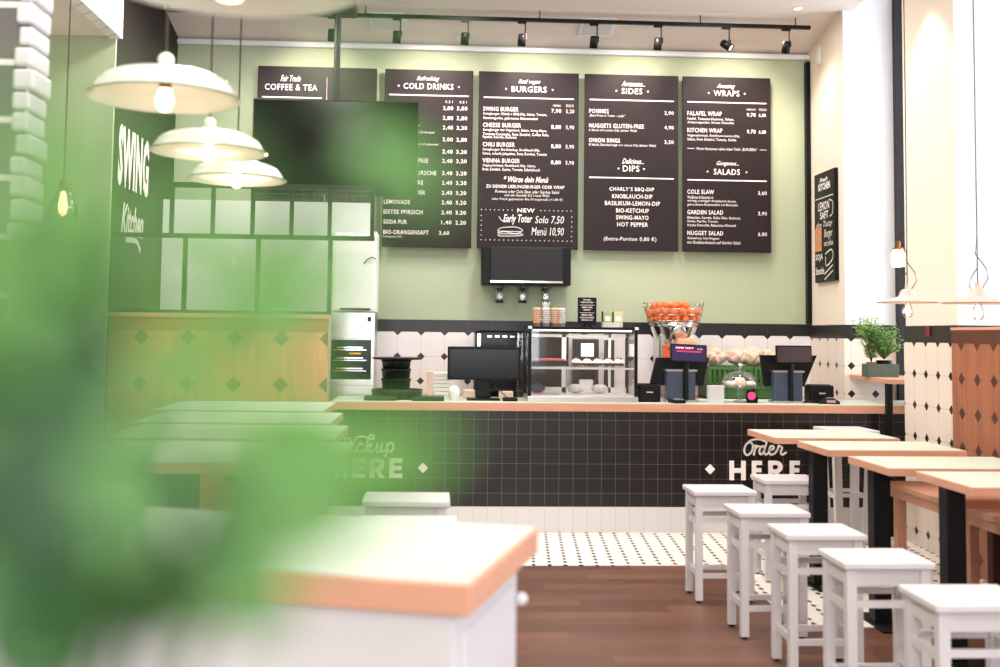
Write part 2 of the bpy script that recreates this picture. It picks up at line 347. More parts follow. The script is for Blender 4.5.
def strokes(mb, lines, w, y, fn):
    """brush lettering: flat ribbons with round joints; fn maps drawing points to (x, z)"""
    k = 0
    for ln in lines:
        P = []
        L = [Vector(fn(*p)) for p in ln]                      # smooth with catmull-rom
        for i in range(len(L)-1):
            a, b, c, d = L[max(i-1, 0)], L[i], L[i+1], L[min(i+2, len(L)-1)]
            for t in (0, .25, .5, .75): P.append(.5*((2*b)+(c-a)*t+(2*a-5*b+4*c-d)*t*t+(3*b-a-3*c+d)*t**3))
        P.append(L[-1])
        for i, p in enumerate(P):
            k += 1; yy = y-.00002*(k % 7); hw = w/2
            mb._new([mb.b.faces.new([mb.b.verts.new((p.x+hw*math.cos(2*PI*j/8), yy, p.y+hw*math.sin(2*PI*j/8))) for j in range(8)])])
            if i+1 < len(P):
                q = P[i+1]; t = q-p
                if t.length < 1e-6: continue
                nn = Vector((-t.y, t.x)).normalized()*hw
                mb._new([mb.b.faces.new([mb.b.verts.new((v.x, yy, v.y)) for v in (p+nn, q+nn, q-nn, p-nn)])])
def block(mb, ch, x0, x1, z0, z1, y):
    w, h = x1-x0, z1-z0; t = .25*h
    def rc(a, b, c, d): mb.quad((x0+a, y, z0+c), (x0+b, y, z0+c), (x0+b, y, z0+d), (x0+a, y, z0+d))
    if ch == 'H': rc(0, t, 0, h); rc(w-t, w, 0, h); rc(t, w-t, h/2-t/2, h/2+t/2)
    elif ch == 'E': rc(0, t, 0, h); rc(t, w, h-t*.92, h); rc(t, w*.94, h/2-t*.42, h/2+t*.48); rc(t, w, 0, t*.92)
    else:
        rc(0, t, 0, h); rc(t, w*.5, h-t*.9, h); rc(t, w*.5, h*.34, h*.34+t*.85)
        cx, cz, ro, n = w*.5, h*.67, h*.33, 12; ri = ro-t*.88
        for i in range(n):
            a, b = -PI/2+PI*i/n, -PI/2+PI*(i+1)/n; k = (w*.94-cx)/ro
            mb.quad((x0+cx+ro*k*math.cos(a), y, z0+cz+ro*math.sin(a)), (x0+cx+ro*k*math.cos(b), y, z0+cz+ro*math.sin(b)), (x0+cx+ri*k*.85*math.cos(b), y, z0+cz+ri*math.sin(b)), (x0+cx+ri*k*.85*math.cos(a), y, z0+cz+ri*math.sin(a)))
        mb.quad((x0+w*.36, y-.0002, z0+h*.38), (x0+w*.64, y-.0002, z0+h*.38), (x0+w, y-.0002, z0), (x0+w-t*1.25, y-.0002, z0))
def diamond(mb, x, z, r, y): mb._new([mb.b.faces.new([mb.b.verts.new(p) for p in ((x-r, y, z), (x, y, z-r), (x+r, y, z), (x, y, z+r))])])

# ================================================================== the room
UW, VB, ZC = 3.66, 10.65, 4.56
struct('floor', MB().box(-4.2, 5.0, -1.5, 11.0, -.1, 0), M_floor, 'dark brown wooden plank floor of the seating area')
struct('floor_mosaic', MB().box(-4.1, 4.3, 7.54, 10.7, .0, .004).box(1.98, 4.3, 5.95, 7.54, .0, .004), M_mos, 'white mosaic tile floor with rows of black dots')
struct('wall_front', MB().box(-4.2, -1.9, -1.6, -1.5, 0, ZC).box(1.9, 5.0, -1.6, -1.5, 0, 5.2).box(-1.9, 1.9, -1.6, -1.5, 0, .9).box(-1.9, 1.9, -1.6, -1.5, 3.3, ZC), M_cream, 'street wall behind the camera with a wide window opening')
struct('ceiling', MB().box(-2.55, UW, -1.5, 9.9, ZC, ZC+.1).quad((-2.55, 9.9, ZC), (UW+.05, 9.9, ZC), (UW+.05, 10.8, 4.365), (-2.55, 10.8, 4.365)).box(UW, 5.0, -1.5, 10.9, 5.2, 5.3).box(UW, UW+.08, -1.5, 10.9, ZC+.001, 5.2), M_ceil, 'pale ceiling sloping down slightly over the menu wall')
struct('trim_1', MB().box(-2.55, UW, VB-.05, VB, 4.325, 4.375, .01), M_white, 'white cornice above the green wall')
struct('wall_back', MB().box(-2.6, UW+.1, VB, VB+.15, 0, 4.6), M_green, 'sage green wall behind the counter')
struct('trim_2', MB().box(UW-.045, UW-.004, VB-.07, VB-.0, 1.70, 4.30, .002), M_black, 'black vertical strip at the right edge of the green wall')
struct('wall_back_tiles', MB().box(-2.5, UW, VB-.02, VB, 0, 1.695), M_oct, 'white octagon tiles with black diamonds and black border on the back wall')
# right side: three piers with window recesses between them
def pier(name, v0, v1, lbl, tm, tz):
    struct(name, MB().box(UW, 4.55, v0, v1, 0, 5.2), M_cream, lbl)
    struct(name+'_reveal', MB().box(UW+.001, 4.5, v0-.008, v0, 0, 5.2), M_white, 'thin white facing on the window reveal of '+lbl)  # white sheet added so the reveal reads cooler than the cream pier
    struct(name+'_tiles', MB().box(UW-.012, 4.5, v0-.012, v1+.012, 0, tz), tm, 'octagon tile cladding of '+lbl)
pier('wall_right_rear', 9.72, 10.8, 'the pier beside the counter', M_octp, 1.685)
pier('wall_right_middle', 7.57, 8.43, 'the pier with the wall light', M_octq, 1.663)
struct('wall_right_front', MB().box(UW, 4.55, 2.9, 4.4, 0, 5.2).box(UW, 4.55, -1.5, -.2, 0, 5.2), M_cream, 'the piers nearer the camera')
struct('wall_right_lintel', MB().box(4.3, 4.55, -.2, 9.72, 5.0, 5.2).box(4.14, 4.55, 4.4, 7.57, 0, .5).box(4.14, 4.55, -.2, 2.9, 0, .5).box(4.14, 4.55, 8.43, 9.72, 0, .5), M_white, 'parapets under the windows')
def window(name, v0, v1, u, z0, z1, mull, lbl):
    f = MB()
    for v in [v0+.035, v1-.05]+mull: f.box(u, u+.08, v-.035, v+.035, z0, z1)
    for z in (z0+.03, 2.45, z1-.03): f.box(u+.005, u+.075, v0, v1, z-.04, z+.04)
    o = struct(name, f, M_frame, lbl)
    g = MB().box(u+.035, u+.042, v0+.04, v1-.04, z0+.03, z1-.03).build('pane', M_glassw, o)
window('window_1', 8.43, 9.72, 4.12, .5, 5.1, [], 'tall dark framed street window beside the counter')
window('window_2', 4.4, 7.57, 4.16, .5, 5.1, [6.05], 'tall dark framed street window behind the bench')
window('window_3', -.2, 2.9, 4.16, .5, 5.1, [1.35], 'tall dark framed street window near the camera')
# left side
struct('wall_left_rear', MB().box(-2.75, -2.55, 8.69, 10.8, 0, ZC), M_darkw, 'dark grey wall carrying the white Swing Kitchen lettering')
struct('wall_left_front', MB().box(-4.1, -2.552, 8.65, 8.685, 0, 3.9), M_green, 'green wall left of the dark wall')
struct('wall_left', MB().box(-4.2, -4.1, -1.5, 8.8, 0, ZC), M_green, 'green side wall on the left')
struct('ceiling_soffit', MB().box(-4.1, -2.6, -1.5, 8.65, 3.86, 3.9), M_ceil, 'lower ceiling over the left side')
struct('trim_3', MB().box(-2.6, -2.5, -1.5, 8.65, 3.84, ZC), M_brickw, 'white painted brick edge of the lower ceiling')
pb = MB().box(-2.05, -1.485, 4.0, 4.16, 0, 3.86)
struct('column_brick', pb, M_brickd, 'dark brick pillar at the left edge')
random.seed(5); qb = MB(); z = 0
while z < 3.8:                                                     # rough white painted bricks on its corner
    h = .072+random.random()*.012
    qb.box(-1.52-random.random()*.02, -1.478+random.random()*.02, 3.98+random.random()*.012, 4.17, z, z+h-.008, .012)
    z += h
struct('column_quoins', qb, M_stool, 'rough white painted bricks on the pillar corner')

# wall lettering on the dark wall (reads towards the room)
wl = MB()
lettering(wl, 'SWING', 0, .92, .37, .87, 0, .05)
lettering(wl, 'Kitchen', .14, .8, 0, .25, 0, .03, .35)
strokes(wl, [[(.3, -.04), (.5, -.03), (.64, -.04), (.72, -.10)]], .045, 0, lambda a, b: (a, b))
o = wl.build('wall_lettering', M_letter, loc=(-2.545, 8.80, 2.34), rot=(0, 0, PI/2))
tag(o, 'white SWING Kitchen lettering on the dark grey wall', 'lettering')

# ================================================================== service counter
ct = thing('service_counter', 'long service counter with black tiled front and pale wood edged top', 'counter', (0, 0, 0))
UL, UR, VC = -.835, 4.1, 8.78
MB().box(UL, UR, VC, VC+.66, .206, .957).build('tiled_front', M_ftile, ct)
MB().box(UL, UR, VC-.006, VC+.65, 0.004, .205).build('plinth', M_ptile, ct)
MB().box(UL, UR+.01, VC-.03, VC+.7, .957, 1.021, .003).build('countertop_edge', M_wood, ct)
MB().box(UL+.02, UR, VC-.02, VC+.69, 1.021, 1.025).build('countertop', M_top, ct)
CT = 1.025
lt = MB()
def cp(x, y): p = atv(x, y, VC); return (p.x, p.z)
def ord_(a, b): return cp(690+a/6.25, 420+b/6.25)
def pic_(a, b): return cp(320+a/6.67, 400+b/6.67)
strokes(lt, [[(375, 138), (352, 150), (338, 185), (345, 212), (362, 218), (385, 196), (392, 160), (378, 138), (360, 142)],
             [(360, 142), (385, 125), (430, 120), (470, 132)],
             [(400, 165), (412, 160), (404, 190), (398, 216)], [(402, 190), (418, 166), (430, 164)],
             [(466, 170), (448, 164), (432, 190), (440, 214), (458, 200), (478, 140)], [(470, 165), (462, 200), (472, 216), (490, 205)],
             [(492, 190), (520, 180), (520, 164), (502, 166), (494, 192), (504, 216), (530, 208)],
             [(530, 208), (546, 184), (554, 160)], [(554, 160), (574, 172), (566, 202), (576, 216), (598, 204)]], .017, VC-.004, ord_)
a = ord_(245, 376); b = ord_(348, 254); block(lt, 'H', a[0], b[0], a[1], b[1], VC-.004)
for ch, x0, x1 in (('E', 385, 450), ('R', 488, 585), ('E', 622, 686)):
    a = ord_(x0, 374); b = ord_(x1, 254); block(lt, ch, a[0], b[0], a[1], b[1], VC-.004)
for fn, x, y in ((ord_, 125, 307), (ord_, 800, 312), (pic_, 687, 452), (pic_, -60, 452)):
    a = fn(x, y); diamond(lt, a[0], a[1], .042, VC-.004)
strokes(lt, [[(170, 262), (140, 350)], [(120, 280), (160, 250), (200, 262), (196, 300), (158, 312)],
             [(225, 290), (212, 335), (222, 346), (240, 335)], [(233, 268), (234, 264)],
             [(285, 298), (268, 290), (248, 320), (256, 346), (285, 335)],
             [(240, 248), (290, 242), (345, 262), (358, 245), (345, 232), (325, 250), (305, 345)], [(305, 320), (335, 292), (340, 305), (315, 318), (335, 346), (352, 335)],
             [(385, 290), (374, 330), (384, 348), (404, 325), (415, 290)], [(415, 290), (404, 335), (414, 346), (428, 335)],
             [(452, 288), (436, 378)], [(448, 310), (468, 286), (490, 296), (482, 335), (460, 344), (445, 330)]], .018, VC-.004, pic_)
for ch, x0, x1 in (('H', 95, 184), ('E', 214, 306), ('R', 330, 438), ('E', 460, 552)):
    a = pic_(x0, 520); b = pic_(x1, 388); block(lt, ch, a[0], b[0], a[1], b[1], VC-.004)
o = lt.build('lettering', M_letter, ct); o['label'] = 'white Pick up HERE and Order HERE lettering'

# back counter
bc = thing('back_counter', 'work counter along the tiled wall behind the service counter', 'counter', (0, 0, 0))
MB().box(-.5, 3.58, 10.03, 10.6, .004, .95).build('cabinet_front', M_frame, bc)
MB().box(-.52, 3.6, 10.0, 10.62, .95, .99, .003).build('worktop', M_wood, bc)
BT = .99

# ================================================================== menu boards
VBD = VB-.10
def board(px, name_label, content, w=None):
    """px = left, right edge of the board in the photograph's frame at its top; content draws with fractions of the board"""
    u0, u1 = atv(px[0], 75, VBD).x, atv(px[1], 75, VBD).x
    if w: u1 = u0+w
    Z1, Z0 = 4.115, 2.388; W_, H_ = u1-u0, Z1-Z0
    t = thing('menu_board', name_label, 'menu board', (u0, VBD, Z0), 0, 'menu boards on the green wall')
    MB().box(0, W_, 0, .035, 0, H_, .002).build('panel', M_board, t)
    for q in (.2, H_-.3): MB().box(.08, W_-.08, .035, .098, q, q+.06).build('wall_bracket', M_black, t)
    mb = MB()
    def T(s, x0, x1, yb, yt, bold=.0, shear=0):
        bold = min(bold, .012); lettering(mb, s, x0*W_, x1*W_, (1-yb)*H_, (1-yt)*H_, -.002, bold, shear)
    def B(x0, x1, y, h=.0035):
        mb.quad((x0*W_, -.002, (1-y-h)*H_), (x1*W_, -.002, (1-y-h)*H_), (x1*W_, -.002, (1-y+h)*H_), (x0*W_, -.002, (1-y+h)*H_))
    def D(x, y, r=.011): diamond(mb, x*W_, (1-y)*H_, r, -.002)
    def S(lines, w): strokes(mb, lines, w, -.002, lambda a, b: (a*W_, (1-b)*H_))
    content(T, B, D, S)
    mb.build('lettering', M_letter, t)
    return t
def fr(x0, x1, y0, y1):                                        # crop pixels -> board fractions
    return lambda a: (a-x0)/(x1-x0), lambda b: (b-y0)/(y1-y0)
def head(T, B, D, script, title, xs, xe, tx0, tx1, sy, ty, by):
    T(script, xs, xe, sy+.017, sy-.014, .02, .45); T(title, tx0, tx1, ty+.017, ty-.017, .05)
    w = .05; D(tx0-.055, ty); D(tx1+.06, ty); B(.05, .95, by)
def c_tea(T, B, D, S):
    T('Fair Trade', .19, .36, .085, .05, .02, .45); T('COFFEE & TEA', .06, .50, .135, .10, .05); B(.04, .54, .175)
    mb_y = .1
    S([[(.58, .06), (.58, .9)]], .004)
    for i, (s, p) in enumerate((('ESPRESSO', '1,80'), ('CAPPUCCINO', '2,60'), ('CAFFE LATTE', '2,90'), ('TEE', '2,40'))): T(s, .06, .34, .27+i*.06, .25+i*.06, .03); T(p, .44, .53, .27+i*.06, .25+i*.06, .03)
def c_cold(T, B, D, S):
    X, Y = fr(36, 348, 34, 660)
    head(T, B, D, 'Refreshing', 'COLD DRINKS', X(148), X(228), X(102), X(278), Y(66), Y(93), Y(125))
    T('0,3 l', X(250), X(276), Y(152), Y(142)); T('0,5 l', X(300), X(325), Y(152), Y(142))
    rows = [(170, 'COLA', 78, '2,80', '3,80'), (205, 'COLA ZERO', 110, '2,80', '3,80'), (239, 'APFELSAFT', 160, '2,40', '3,20'), (281, 'EISTEE', 100, '2,00', '2,80'), (324, 'MATE', 90, '2,40', '3,20'),
            (357, 'MATE SUGAR FREE', 193, '2,40', '3,20'), (400, 'FRITZ APFEL-KIRSCHE', 222, '2,40', '3,20'), (434, 'BIRNE HIMBEERE', 176, '2,40', '3,20'), (469, 'SODA HOLUNDER', 184, '2,40', '3,20'),
            (503, 'LEMONADE', 132, '2,40', '3,20'), (538, 'EISTEE PFIRSICH', 176, '2,40', '3,20'), (573, 'SODA PUR', 122, '1,40', '2,20'), (609, 'BIO-ORANGENSAFT', 198, '', '')]
    for y, s, xe, a, b in rows:
        T(s, X(40), X(xe), Y(y+7), Y(y-8), .045)
        if a: T(a, X(242), X(278), Y(y+8), Y(y-8), .045); T(b, X(291), X(328), Y(y+8), Y(y-8), .045)
    T('3,60', X(234), X(270), Y(618), Y(602), .045); T('frisch gepresst 0,3 l', X(38), X(104), Y(630), Y(620))
    T('mit Zitronenwasser', X(152), X(214), Y(260), Y(251)); T('mit Leitungswasser', X(152), X(228), Y(304), Y(294))
def c_burg(T, B, D, S):
    X, Y = fr(17, 385, 6, 662)
    head(T, B, D, 'Real vegan', 'BURGERS', X(162), X(242), X(137), X(266), Y(42), Y(70), Y(103))
    T('MENÜ', X(290), X(318), Y(133), Y(123)); T('SOLO', X(338), X(366), Y(133), Y(123))
    for y, s, xe, p, q, ls in ((146, 'SWING BURGER', 163, '7,90', '5,20', ((165, 'Swingburger: Charly´s BBQ-Dip, Salate, Tomate,', 268), (181, 'Gewürzgurke, gebratene Röstzwiebel', 233))),
                               (206, 'CHEESE BURGER', 173, '8,80', '5,90', ((225, 'Swingburger mit Veganland, Salate, Swing-Mayo,', 268), (240, 'Tomaten-Concassée, Rote Zwiebel, Coffee Rubs,', 276), (252, 'Paprika, Karotte, Rotkraut', 157))),
                               (278, 'CHILI BURGER', 151, '8,80', '5,90', ((298, 'Swingburger: Bio-Ketchup, Knoblauch-Dip,', 243), (313, 'Salate, scharfe Jalapeños, Rote Zwiebel, Tomate', 268))),
                               (338, 'VIENNA BURGER', 170, '8,80', '5,90', ((357, 'Veganschnitzel: Knoblauch-Dip, Salate,', 229), (371, 'Rote Zwiebel, Gurke, Tomate, Schnittlauch', 244)))):
        T(s, X(34), X(xe), Y(y+8), Y(y-8), .05); T(p, X(284), X(320), Y(y+12), Y(y-5), .05); T(q, X(338), X(368), Y(y+12), Y(y-4), .0)
        for yy, t, xx in ls: T(t, X(34), X(xx), Y(yy+6), Y(yy-6), .01)
    T('* Würze dein Menü', X(112), X(275), Y(417), Y(394), .03, .35)
    T('ZU DEINEM LIEBLINGSBURGER ODER WRAP', X(48), X(334), Y(439), Y(427), .01)
    T('Pommes oder Cole Slaw oder Garden Salad', X(82), X(314), Y(457), Y(446)); T('und ein Getränk 0,5 l nach Wahl', X(116), X(278), Y(471), Y(460)); T('oder frisch gepresster Bio-Orangensaft (+1,80 €)', X(70), X(328), Y(486), Y(474))
    T('NEW', X(163), X(226), Y(528), Y(513), .05)
    for i in range(8):
        D(X(32+i*16), Y(520), .006); D(X(248+i*16), Y(520), .006)
    for i in range(21): D(X(32+i*16.5), Y(631), .006)
    for i in range(5): D(X(32), Y(542+i*18), .006); D(X(362), Y(542+i*18), .006)
    T('Early Toter', X(112), X(218), Y(574), Y(536), .015, .3); T('Solo 7,50', X(228), X(333), Y(571), Y(540), -.005, .2); T('Menü 10,90', X(215), X(333), Y(616), Y(582), -.005, .2)
    q = lambda *p: [(X(a), Y(b)) for a, b in p]
    S([q((92, 596), (105, 586), (150, 582), (175, 588), (176, 598), (92, 598)), q((92, 604), (120, 600), (150, 606), (178, 602)), q((96, 608), (100, 616), (172, 614), (178, 608), (96, 608)), q((96, 545), (108, 560), (120, 558))], .006)
def c_sides(T, B, D, S):
    X, Y = fr(20, 366, 15, 676)
    head(T, B, D, 'Awesome...', 'SIDES', X(155), X(242), X(155), X(232), Y(48), Y(77), Y(112))
    for y, s, xe, p, d, dx in ((155, 'POMMES', 108, '2,90', '„Best Fries in Town – yeah“', 168), (210, 'NUGGETS GLUTEN-FREE', 238, '4,90', '6 Stück mit einem Dip deiner Wahl', 212), (265, 'ONION RINGS', 150, '3,50', '8 Stück Zwiebelringe mit einem Dip deiner Wahl', 282)):
        T(s, X(36), X(xe), Y(y+8), Y(y-8), .045); T(p, X(314), X(348), Y(y+11), Y(y-5), .045); T(d, X(36), X(dx), Y(y+24), Y(y+12))
    T('Delicious...', X(158), X(238), Y(352), Y(332), .02, .45); T('DIPS', X(161), X(222), Y(381), Y(358), .05); D(X(145), Y(370)); D(X(239), Y(370)); B(.05, .95, Y(405))
    for y, s, a, b in ((448, 'CHARLY´S BBQ-DIP', 112, 276), (474, 'KNOBLAUCH-DIP', 122, 270), (500, 'BASILIKUM-LEMON-DIP', 96, 298), (527, 'BIO-KETCHUP', 137, 257), (553, 'SWING-MAYO', 137, 256), (579, 'HOT PEPPER', 141, 254)): T(s, X(a), X(b), Y(y+8), Y(y-8), .045)
    T('(Extra-Portion 0,80 €)', X(92), X(285), Y(644), Y(625), .005)
def c_wraps(T, B, D, S):
    X, Y = fr(14, 336, 22, 676)
    head(T, B, D, 'Amazing', 'WRAPS', X(137), X(205), X(126), X(221), Y(57), Y(83), Y(118))
    T('MENÜ', X(248), X(280), Y(146), Y(137)); T('SOLO', X(293), X(320), Y(146), Y(137))
    for y, s, xe, p, q, ls in ((161, 'FALAFEL WRAP', 156, '9,70', '6,80', (('Falafel, Tomaten-Hummus, Salate,', 200), ('Antipastigemüse, frische Petersilie', 200))), (224, 'KITCHEN WRAP', 158, '9,70', '6,80', (('Veganschnitzel, Basilikum-Lemon-Dip,', 222), ('Salate, Rote Zwiebel, Tomate, Gurke', 208)))):
        T(s, X(30), X(xe), Y(y+8), Y(y-8), .045); T(p, X(248), X(280), Y(y+10), Y(y-6), .045); T(q, X(292), X(318), Y(y+10), Y(y-5), .01)
        for i, (t, xx) in enumerate(ls): T(t, X(30), X(xx), Y(y+26+i*14), Y(y+15+i*14), .005)
    T('Menü-Varianten siehe bitte Tafel „BURGERS“', X(64), X(286), Y(299), Y(288)); B(X(30), X(56), Y(293), .0012); B(X(294), X(320), Y(293), .0012)
    T('Gorgeous...', X(137), X(218), Y(358), Y(338), .02, .45); T('SALADS', X(126), X(222), Y(389), Y(367), .05); D(X(104), Y(378)); D(X(246), Y(378)); B(.05, .95, Y(410))
    for y, s, xe, p, ls in ((454, 'COLE SLAW', 127, '3,60', (('Weißkraut & Karotten in', 124), ('würzig-cremiger Knoblauch-Sauce,', 208), ('getrocknete Röstzwiebel auf Blattsalat', 214))), (530, 'GARDEN SALAD', 160, '3,90', (('Blattsalate, Karotte, Gelbe Rübe, Rotkraut,', 224), ('Gurke, Paprika, Tomate,', 142), ('frische Petersilie, Balsamico-Olivenöl', 206))), (607, 'NUGGET SALAD', 160, '6,80', (('Glutenfreie Soja-Nuggets', 146), ('mit Knoblauchsauce auf Garden Salad', 222)))):
        T(s, X(30), X(xe), Y(y+8), Y(y-8), .045); T(p, X(288), X(320), Y(y+10), Y(y-6), .045)
        for i, (t, xx) in enumerate(ls): T(t, X(30), X(xx), Y(y+26+i*14), Y(y+15+i*14), .005)
board((258, 377), 'dark menu board headed COFFEE & TEA, partly behind the screen', c_tea)
board((385, 473.5), 'dark menu board headed COLD DRINKS', c_cold)
board((479, 579), 'dark menu board headed BURGERS with a dotted NEW box', c_burg)
board((585, 678.5), 'dark menu board headed SIDES and DIPS', c_sides)
board((683, 770.5), 'dark menu board headed WRAPS and SALADS', c_wraps)

# ================================================================== track lights
rail = thing('track_light_rail', 'black ceiling track above the menu boards', 'light track', (0, 9.95, ZC-.055))
VR = 9.95
r0, r1 = -2.5, 3.44
MB().box(r0, r1, -.018, .018, -.062, -.03).build('rail', M_black, rail)
mb = MB()
for u in (-2.2, -.7, .9, 2.4, 3.3): mb.cyl(.005, -.03, .055, (u, 0), 8)
mb.build('ceiling_clip', M_black, rail)
spots = []
def spot(px, tilt, lit, label):
    u = atv(px, 30, VR).x; t = thing('track_spotlight', label, 'spotlight', (u, VR, ZC-.117), 0, 'spotlights on the ceiling track')
    MB().box(-.04, .04, -.016, .016, -.02, 0).build('adapter', M_black, t)
    MB().cyl(.006, -.15, -.02, (0.03, 0), 8).box(.02, .045, -.012, .012, -.17, -.12).build('stem', M_black, t)
    R = Matrix.Translation((0, 0, -.17)) @ Matrix.Rotation(tilt[0], 4, 'X') @ Matrix.Rotation(tilt[1], 4, 'Y')
    MB().lathe([(0, .055), (.028, .05), (.037, .042), (.038, -.062), (.033, -.062), (.031, -.045), (0, -.045)], n=20, M=R).build('lamp_head', M_black, t)
    MB().lathe([(0, -.05), (.032, -.05)], n=16, M=R).build('lens', M_bulb if lit else M_blackg, t)
    return t
names = ['first from the left, dim behind the hanging screen pole', 'above the gap left of COLD DRINKS', 'above the right edge of COLD DRINKS', 'above the middle of BURGERS', 'above the left edge of SIDES', 'above the right side of SIDES', 'glowing and tilted, above WRAPS', 'rightmost, beside the cream pier']
for i, (px, nm) in enumerate(zip((332, 397, 465, 522, 594, 658, 726, 786), names)):
    spot(px, (.25, .05) if i != 6 else (-.65, -.75), i == 6, 'black track spotlight, '+nm)
for u in (-1.2, -.1, .85, 1.9, 2.85):
    light('SPOT', 'board_spot_light', (u, 9.78, 4.36), 72, (1, .80, .72), target=(u, VBD, 3.80), spot_size=1.5, spot_blend=.9, shadow_soft_size=.04)
# ceiling vents and the recessed downlight
nrm = math.atan2(-(ZC-4.365), .9)
for k, (px, py, lbl) in enumerate(((597, 32, 'square white ceiling vent above the SIDES board'), (388, 27, 'square white ceiling vent above COLD DRINKS'))):
    v = 10.22; u = atv(px, py, v).x; z = ZC-(v-9.9)*(ZC-4.365)/.9
    t = thing('ceiling_vent', lbl, 'vent', (u, v, z-.001), 0, 'square ceiling vents'); t.rotation_euler = (nrm, 0, 0)
    MB().box(-.17, .17, -.17, .17, -.012, 0).build('frame', M_white, t)
    MB().box(-.13, .13, -.13, .13, -.02, -.012, .003).build('grille', M_stool, t)
p = atz(786, 19, ZC); t = thing('recessed_downlight', 'small glowing downlight set in the ceiling by the cream pier', 'downlight', (p.x, min(p.y, 9.7), ZC))
MB().lathe([(.03, -.002), (.045, -.008), (.05, 0)], n=20).build('trim_ring', M_white, t); MB().lathe([(0, -.003), (.032, -.003)], n=16).build('lens', M_bulb, t)
# little sensor on the cream pier
tag(MB().box(-.02, 0, -.04, .04, -.09, .09, .008).build('motion_sensor', M_paper, loc=(UW-.001, 10.32, 4.30)), 'small white sensor high on the cream pier', 'sensor')

# ================================================================== hanging screen
sc = thing('hanging_screen', 'black flat screen hanging from a ceiling pole in front of the menu boards', 'screen', (-.905, 9.45, ZC))
a = atv(253.5, 98, 9.4); b = atv(417.5, 192, 9.4)
x0, x1, zt, zb = a.x+.905, b.x+.905, a.z-ZC, b.z-ZC-.035
MB().box(x0, x1, -.05, -.01, zb, zt, .006).build('display', M_black, sc)
MB().box(x0+.015, x1-.015, -.052, -.05, zb+.02, zt-.015).build('screen_glass', M_blackg, sc)
MB().cyl(.028, zt-.3, -.04, (0, .03), 16).build('pole', M_frame, sc)
MB().box(-.16, .16, -.12, .16, -.23, -.13, .01).cyl(.05, -.13, 0, (0, .03), 16).build('ceiling_mount', M_frame, sc)
MB().box(-.15, .15, -.01, .03, (zt+zb)/2-.12, (zt+zb)/2+.2).build('bracket', M_black, sc)

# ================================================================== pendant lamps
def big_pendant(loc, label, r=.24):
    t = thing('pendant_lamp', label, 'pendant lamp', loc, 0, 'large cream enamel pendant lamps')
    k = r/.25
    pr = [(.25, 0), (.238, .006), (.225, .03), (.205, .056), (.165, .076), (.11, .086), (.06, .09), (.038, .096), (.034, .108)]
    MB().lathe([(a*k, b*k) for a, b in pr]+[((a-.005)*k, (b-.004)*k) for a, b in pr[::-1]], n=40).build('lamp_shade', M_enamel, t)
    MB().sphere(.028*k, (0, 0, .126*k), 16).build('ceramic_cap', M_enamel, t)
    MB().cyl(.02, .03, .08, n=12).build('socket', M_brass, t)
    MB().lathe([(0, -.045), (.019, -.039), (.029, -.014), (.024, .014), (.015, .035), (.013, .045), (0, .045)], n=16).build('bulb', M_bulb, t)
    MB().cyl(.004, .148*k, ZC-loc[2]-.03, n=6).build('cord', M_cord, t)
    MB().cyl(.05, ZC-loc[2]-.03, ZC-loc[2], n=16).build('ceiling_rose', M_enamel, t)
    return t
for px, py, d, lb in ((230, -25, 2.15, 'nearest cream pendant lamp, cut by the top edge of the picture'), (165, 98, 2.3, 'second nearest cream pendant lamp, largest one fully seen'), (209, 152, 2.3, 'third cream pendant lamp, between the larger one and the smallest'), (237, 179.5, 2.3, 'farthest cream pendant lamp, lowest and smallest of the row')):
    q = atz(px, py, d); big_pendant((q.x, q.y, d), lb)
light('POINT', 'pendant_light', (atz(165, 103, 2.3).x, atz(165, 103, 2.3).y, 2.215), 1.3, (1, .7, .52), shadow_soft_size=.04)
light('POINT', 'pendant_light', (atz(209, 157, 2.3).x, atz(209, 157, 2.3).y, 2.215), 1.3, (1, .7, .52), shadow_soft_size=.04)
light('POINT', 'pendant_light', (atz(237, 184, 2.3).x, atz(237, 184, 2.3).y, 2.215), 1.3, (1, .7, .52), shadow_soft_size=.04)
def disc_pendant(px, py, z, r, label):
    q = atz(px, py, z); h = ZC-z
    t = thing('disc_pendant', label, 'pendant lamp', (q.x, q.y, z), 0, 'white disc pendants over the bench tables')
    pr = [(r, 0), (r*.7, .016), (r*.35, .034), (.055, .042), (.05, .06), (.036, .085), (.0, .092)]
    MB().lathe(pr+[(max(a-.004, 0), b-.004) for a, b in pr[::-1]], n=36).build('lamp_shade', M_disc, t)
    MB().cyl(.016, .085, .115, n=10).build('ceramic_cap', M_disc, t)
    MB().lathe([(0, -.105), (.024, -.095), (.036, -.065), (.028, -.03), (.016, 0), (.015, .03)], n=16).build('bulb', M_glass, t)
    MB().lathe([(0, -.08), (.014, -.07), (.017, -.05), (.01, -.02), (0, -.02)], n=12).build('filament', M_filament, t)
    MB().tube([(0, 0, .11), (0, 0, .35), (0.002, 0, h*.5), (0, 0, h)], .0035, 6).build('cord', M_cord, t)
    MB().tube([(0, 0, .38), (-.012, 0, .28), (.05, 0, .2), (.062, 0, .14), (.03, 0, .09), (.01, 0, .07)], .003, 6).tube([(0, 0, .2), (-.04, 0, .14), (-.05, 0, .09), (-.02, 0, .07)], .003, 6).build('cord_loop', M_cord, t)
    light('POINT', 'disc_pendant_light', (q.x, q.y, z-.14), 2, (1, .7, .45), shadow_soft_size=.03)
disc_pendant(907.5, 302.5, 1.80, .2, 'white disc pendant lamp with looped cord in front of the cream pier edge')
disc_pendant(978, 303, 1.77, .2, 'white disc pendant lamp with looped cord at the right picture edge')
q = atv(898, 247, 9.0)
t = thing('brass_pendant', 'small brass socket lamp with glowing opal glass before the window frame', 'pendant lamp', (q.x, 9.0, q.z))
MB().cyl(.018, -.01, .05, n=14).cyl(.042, -.022, -.008, n=18).cyl(.024, .02, .03, n=14).build('socket', M_brass, t)
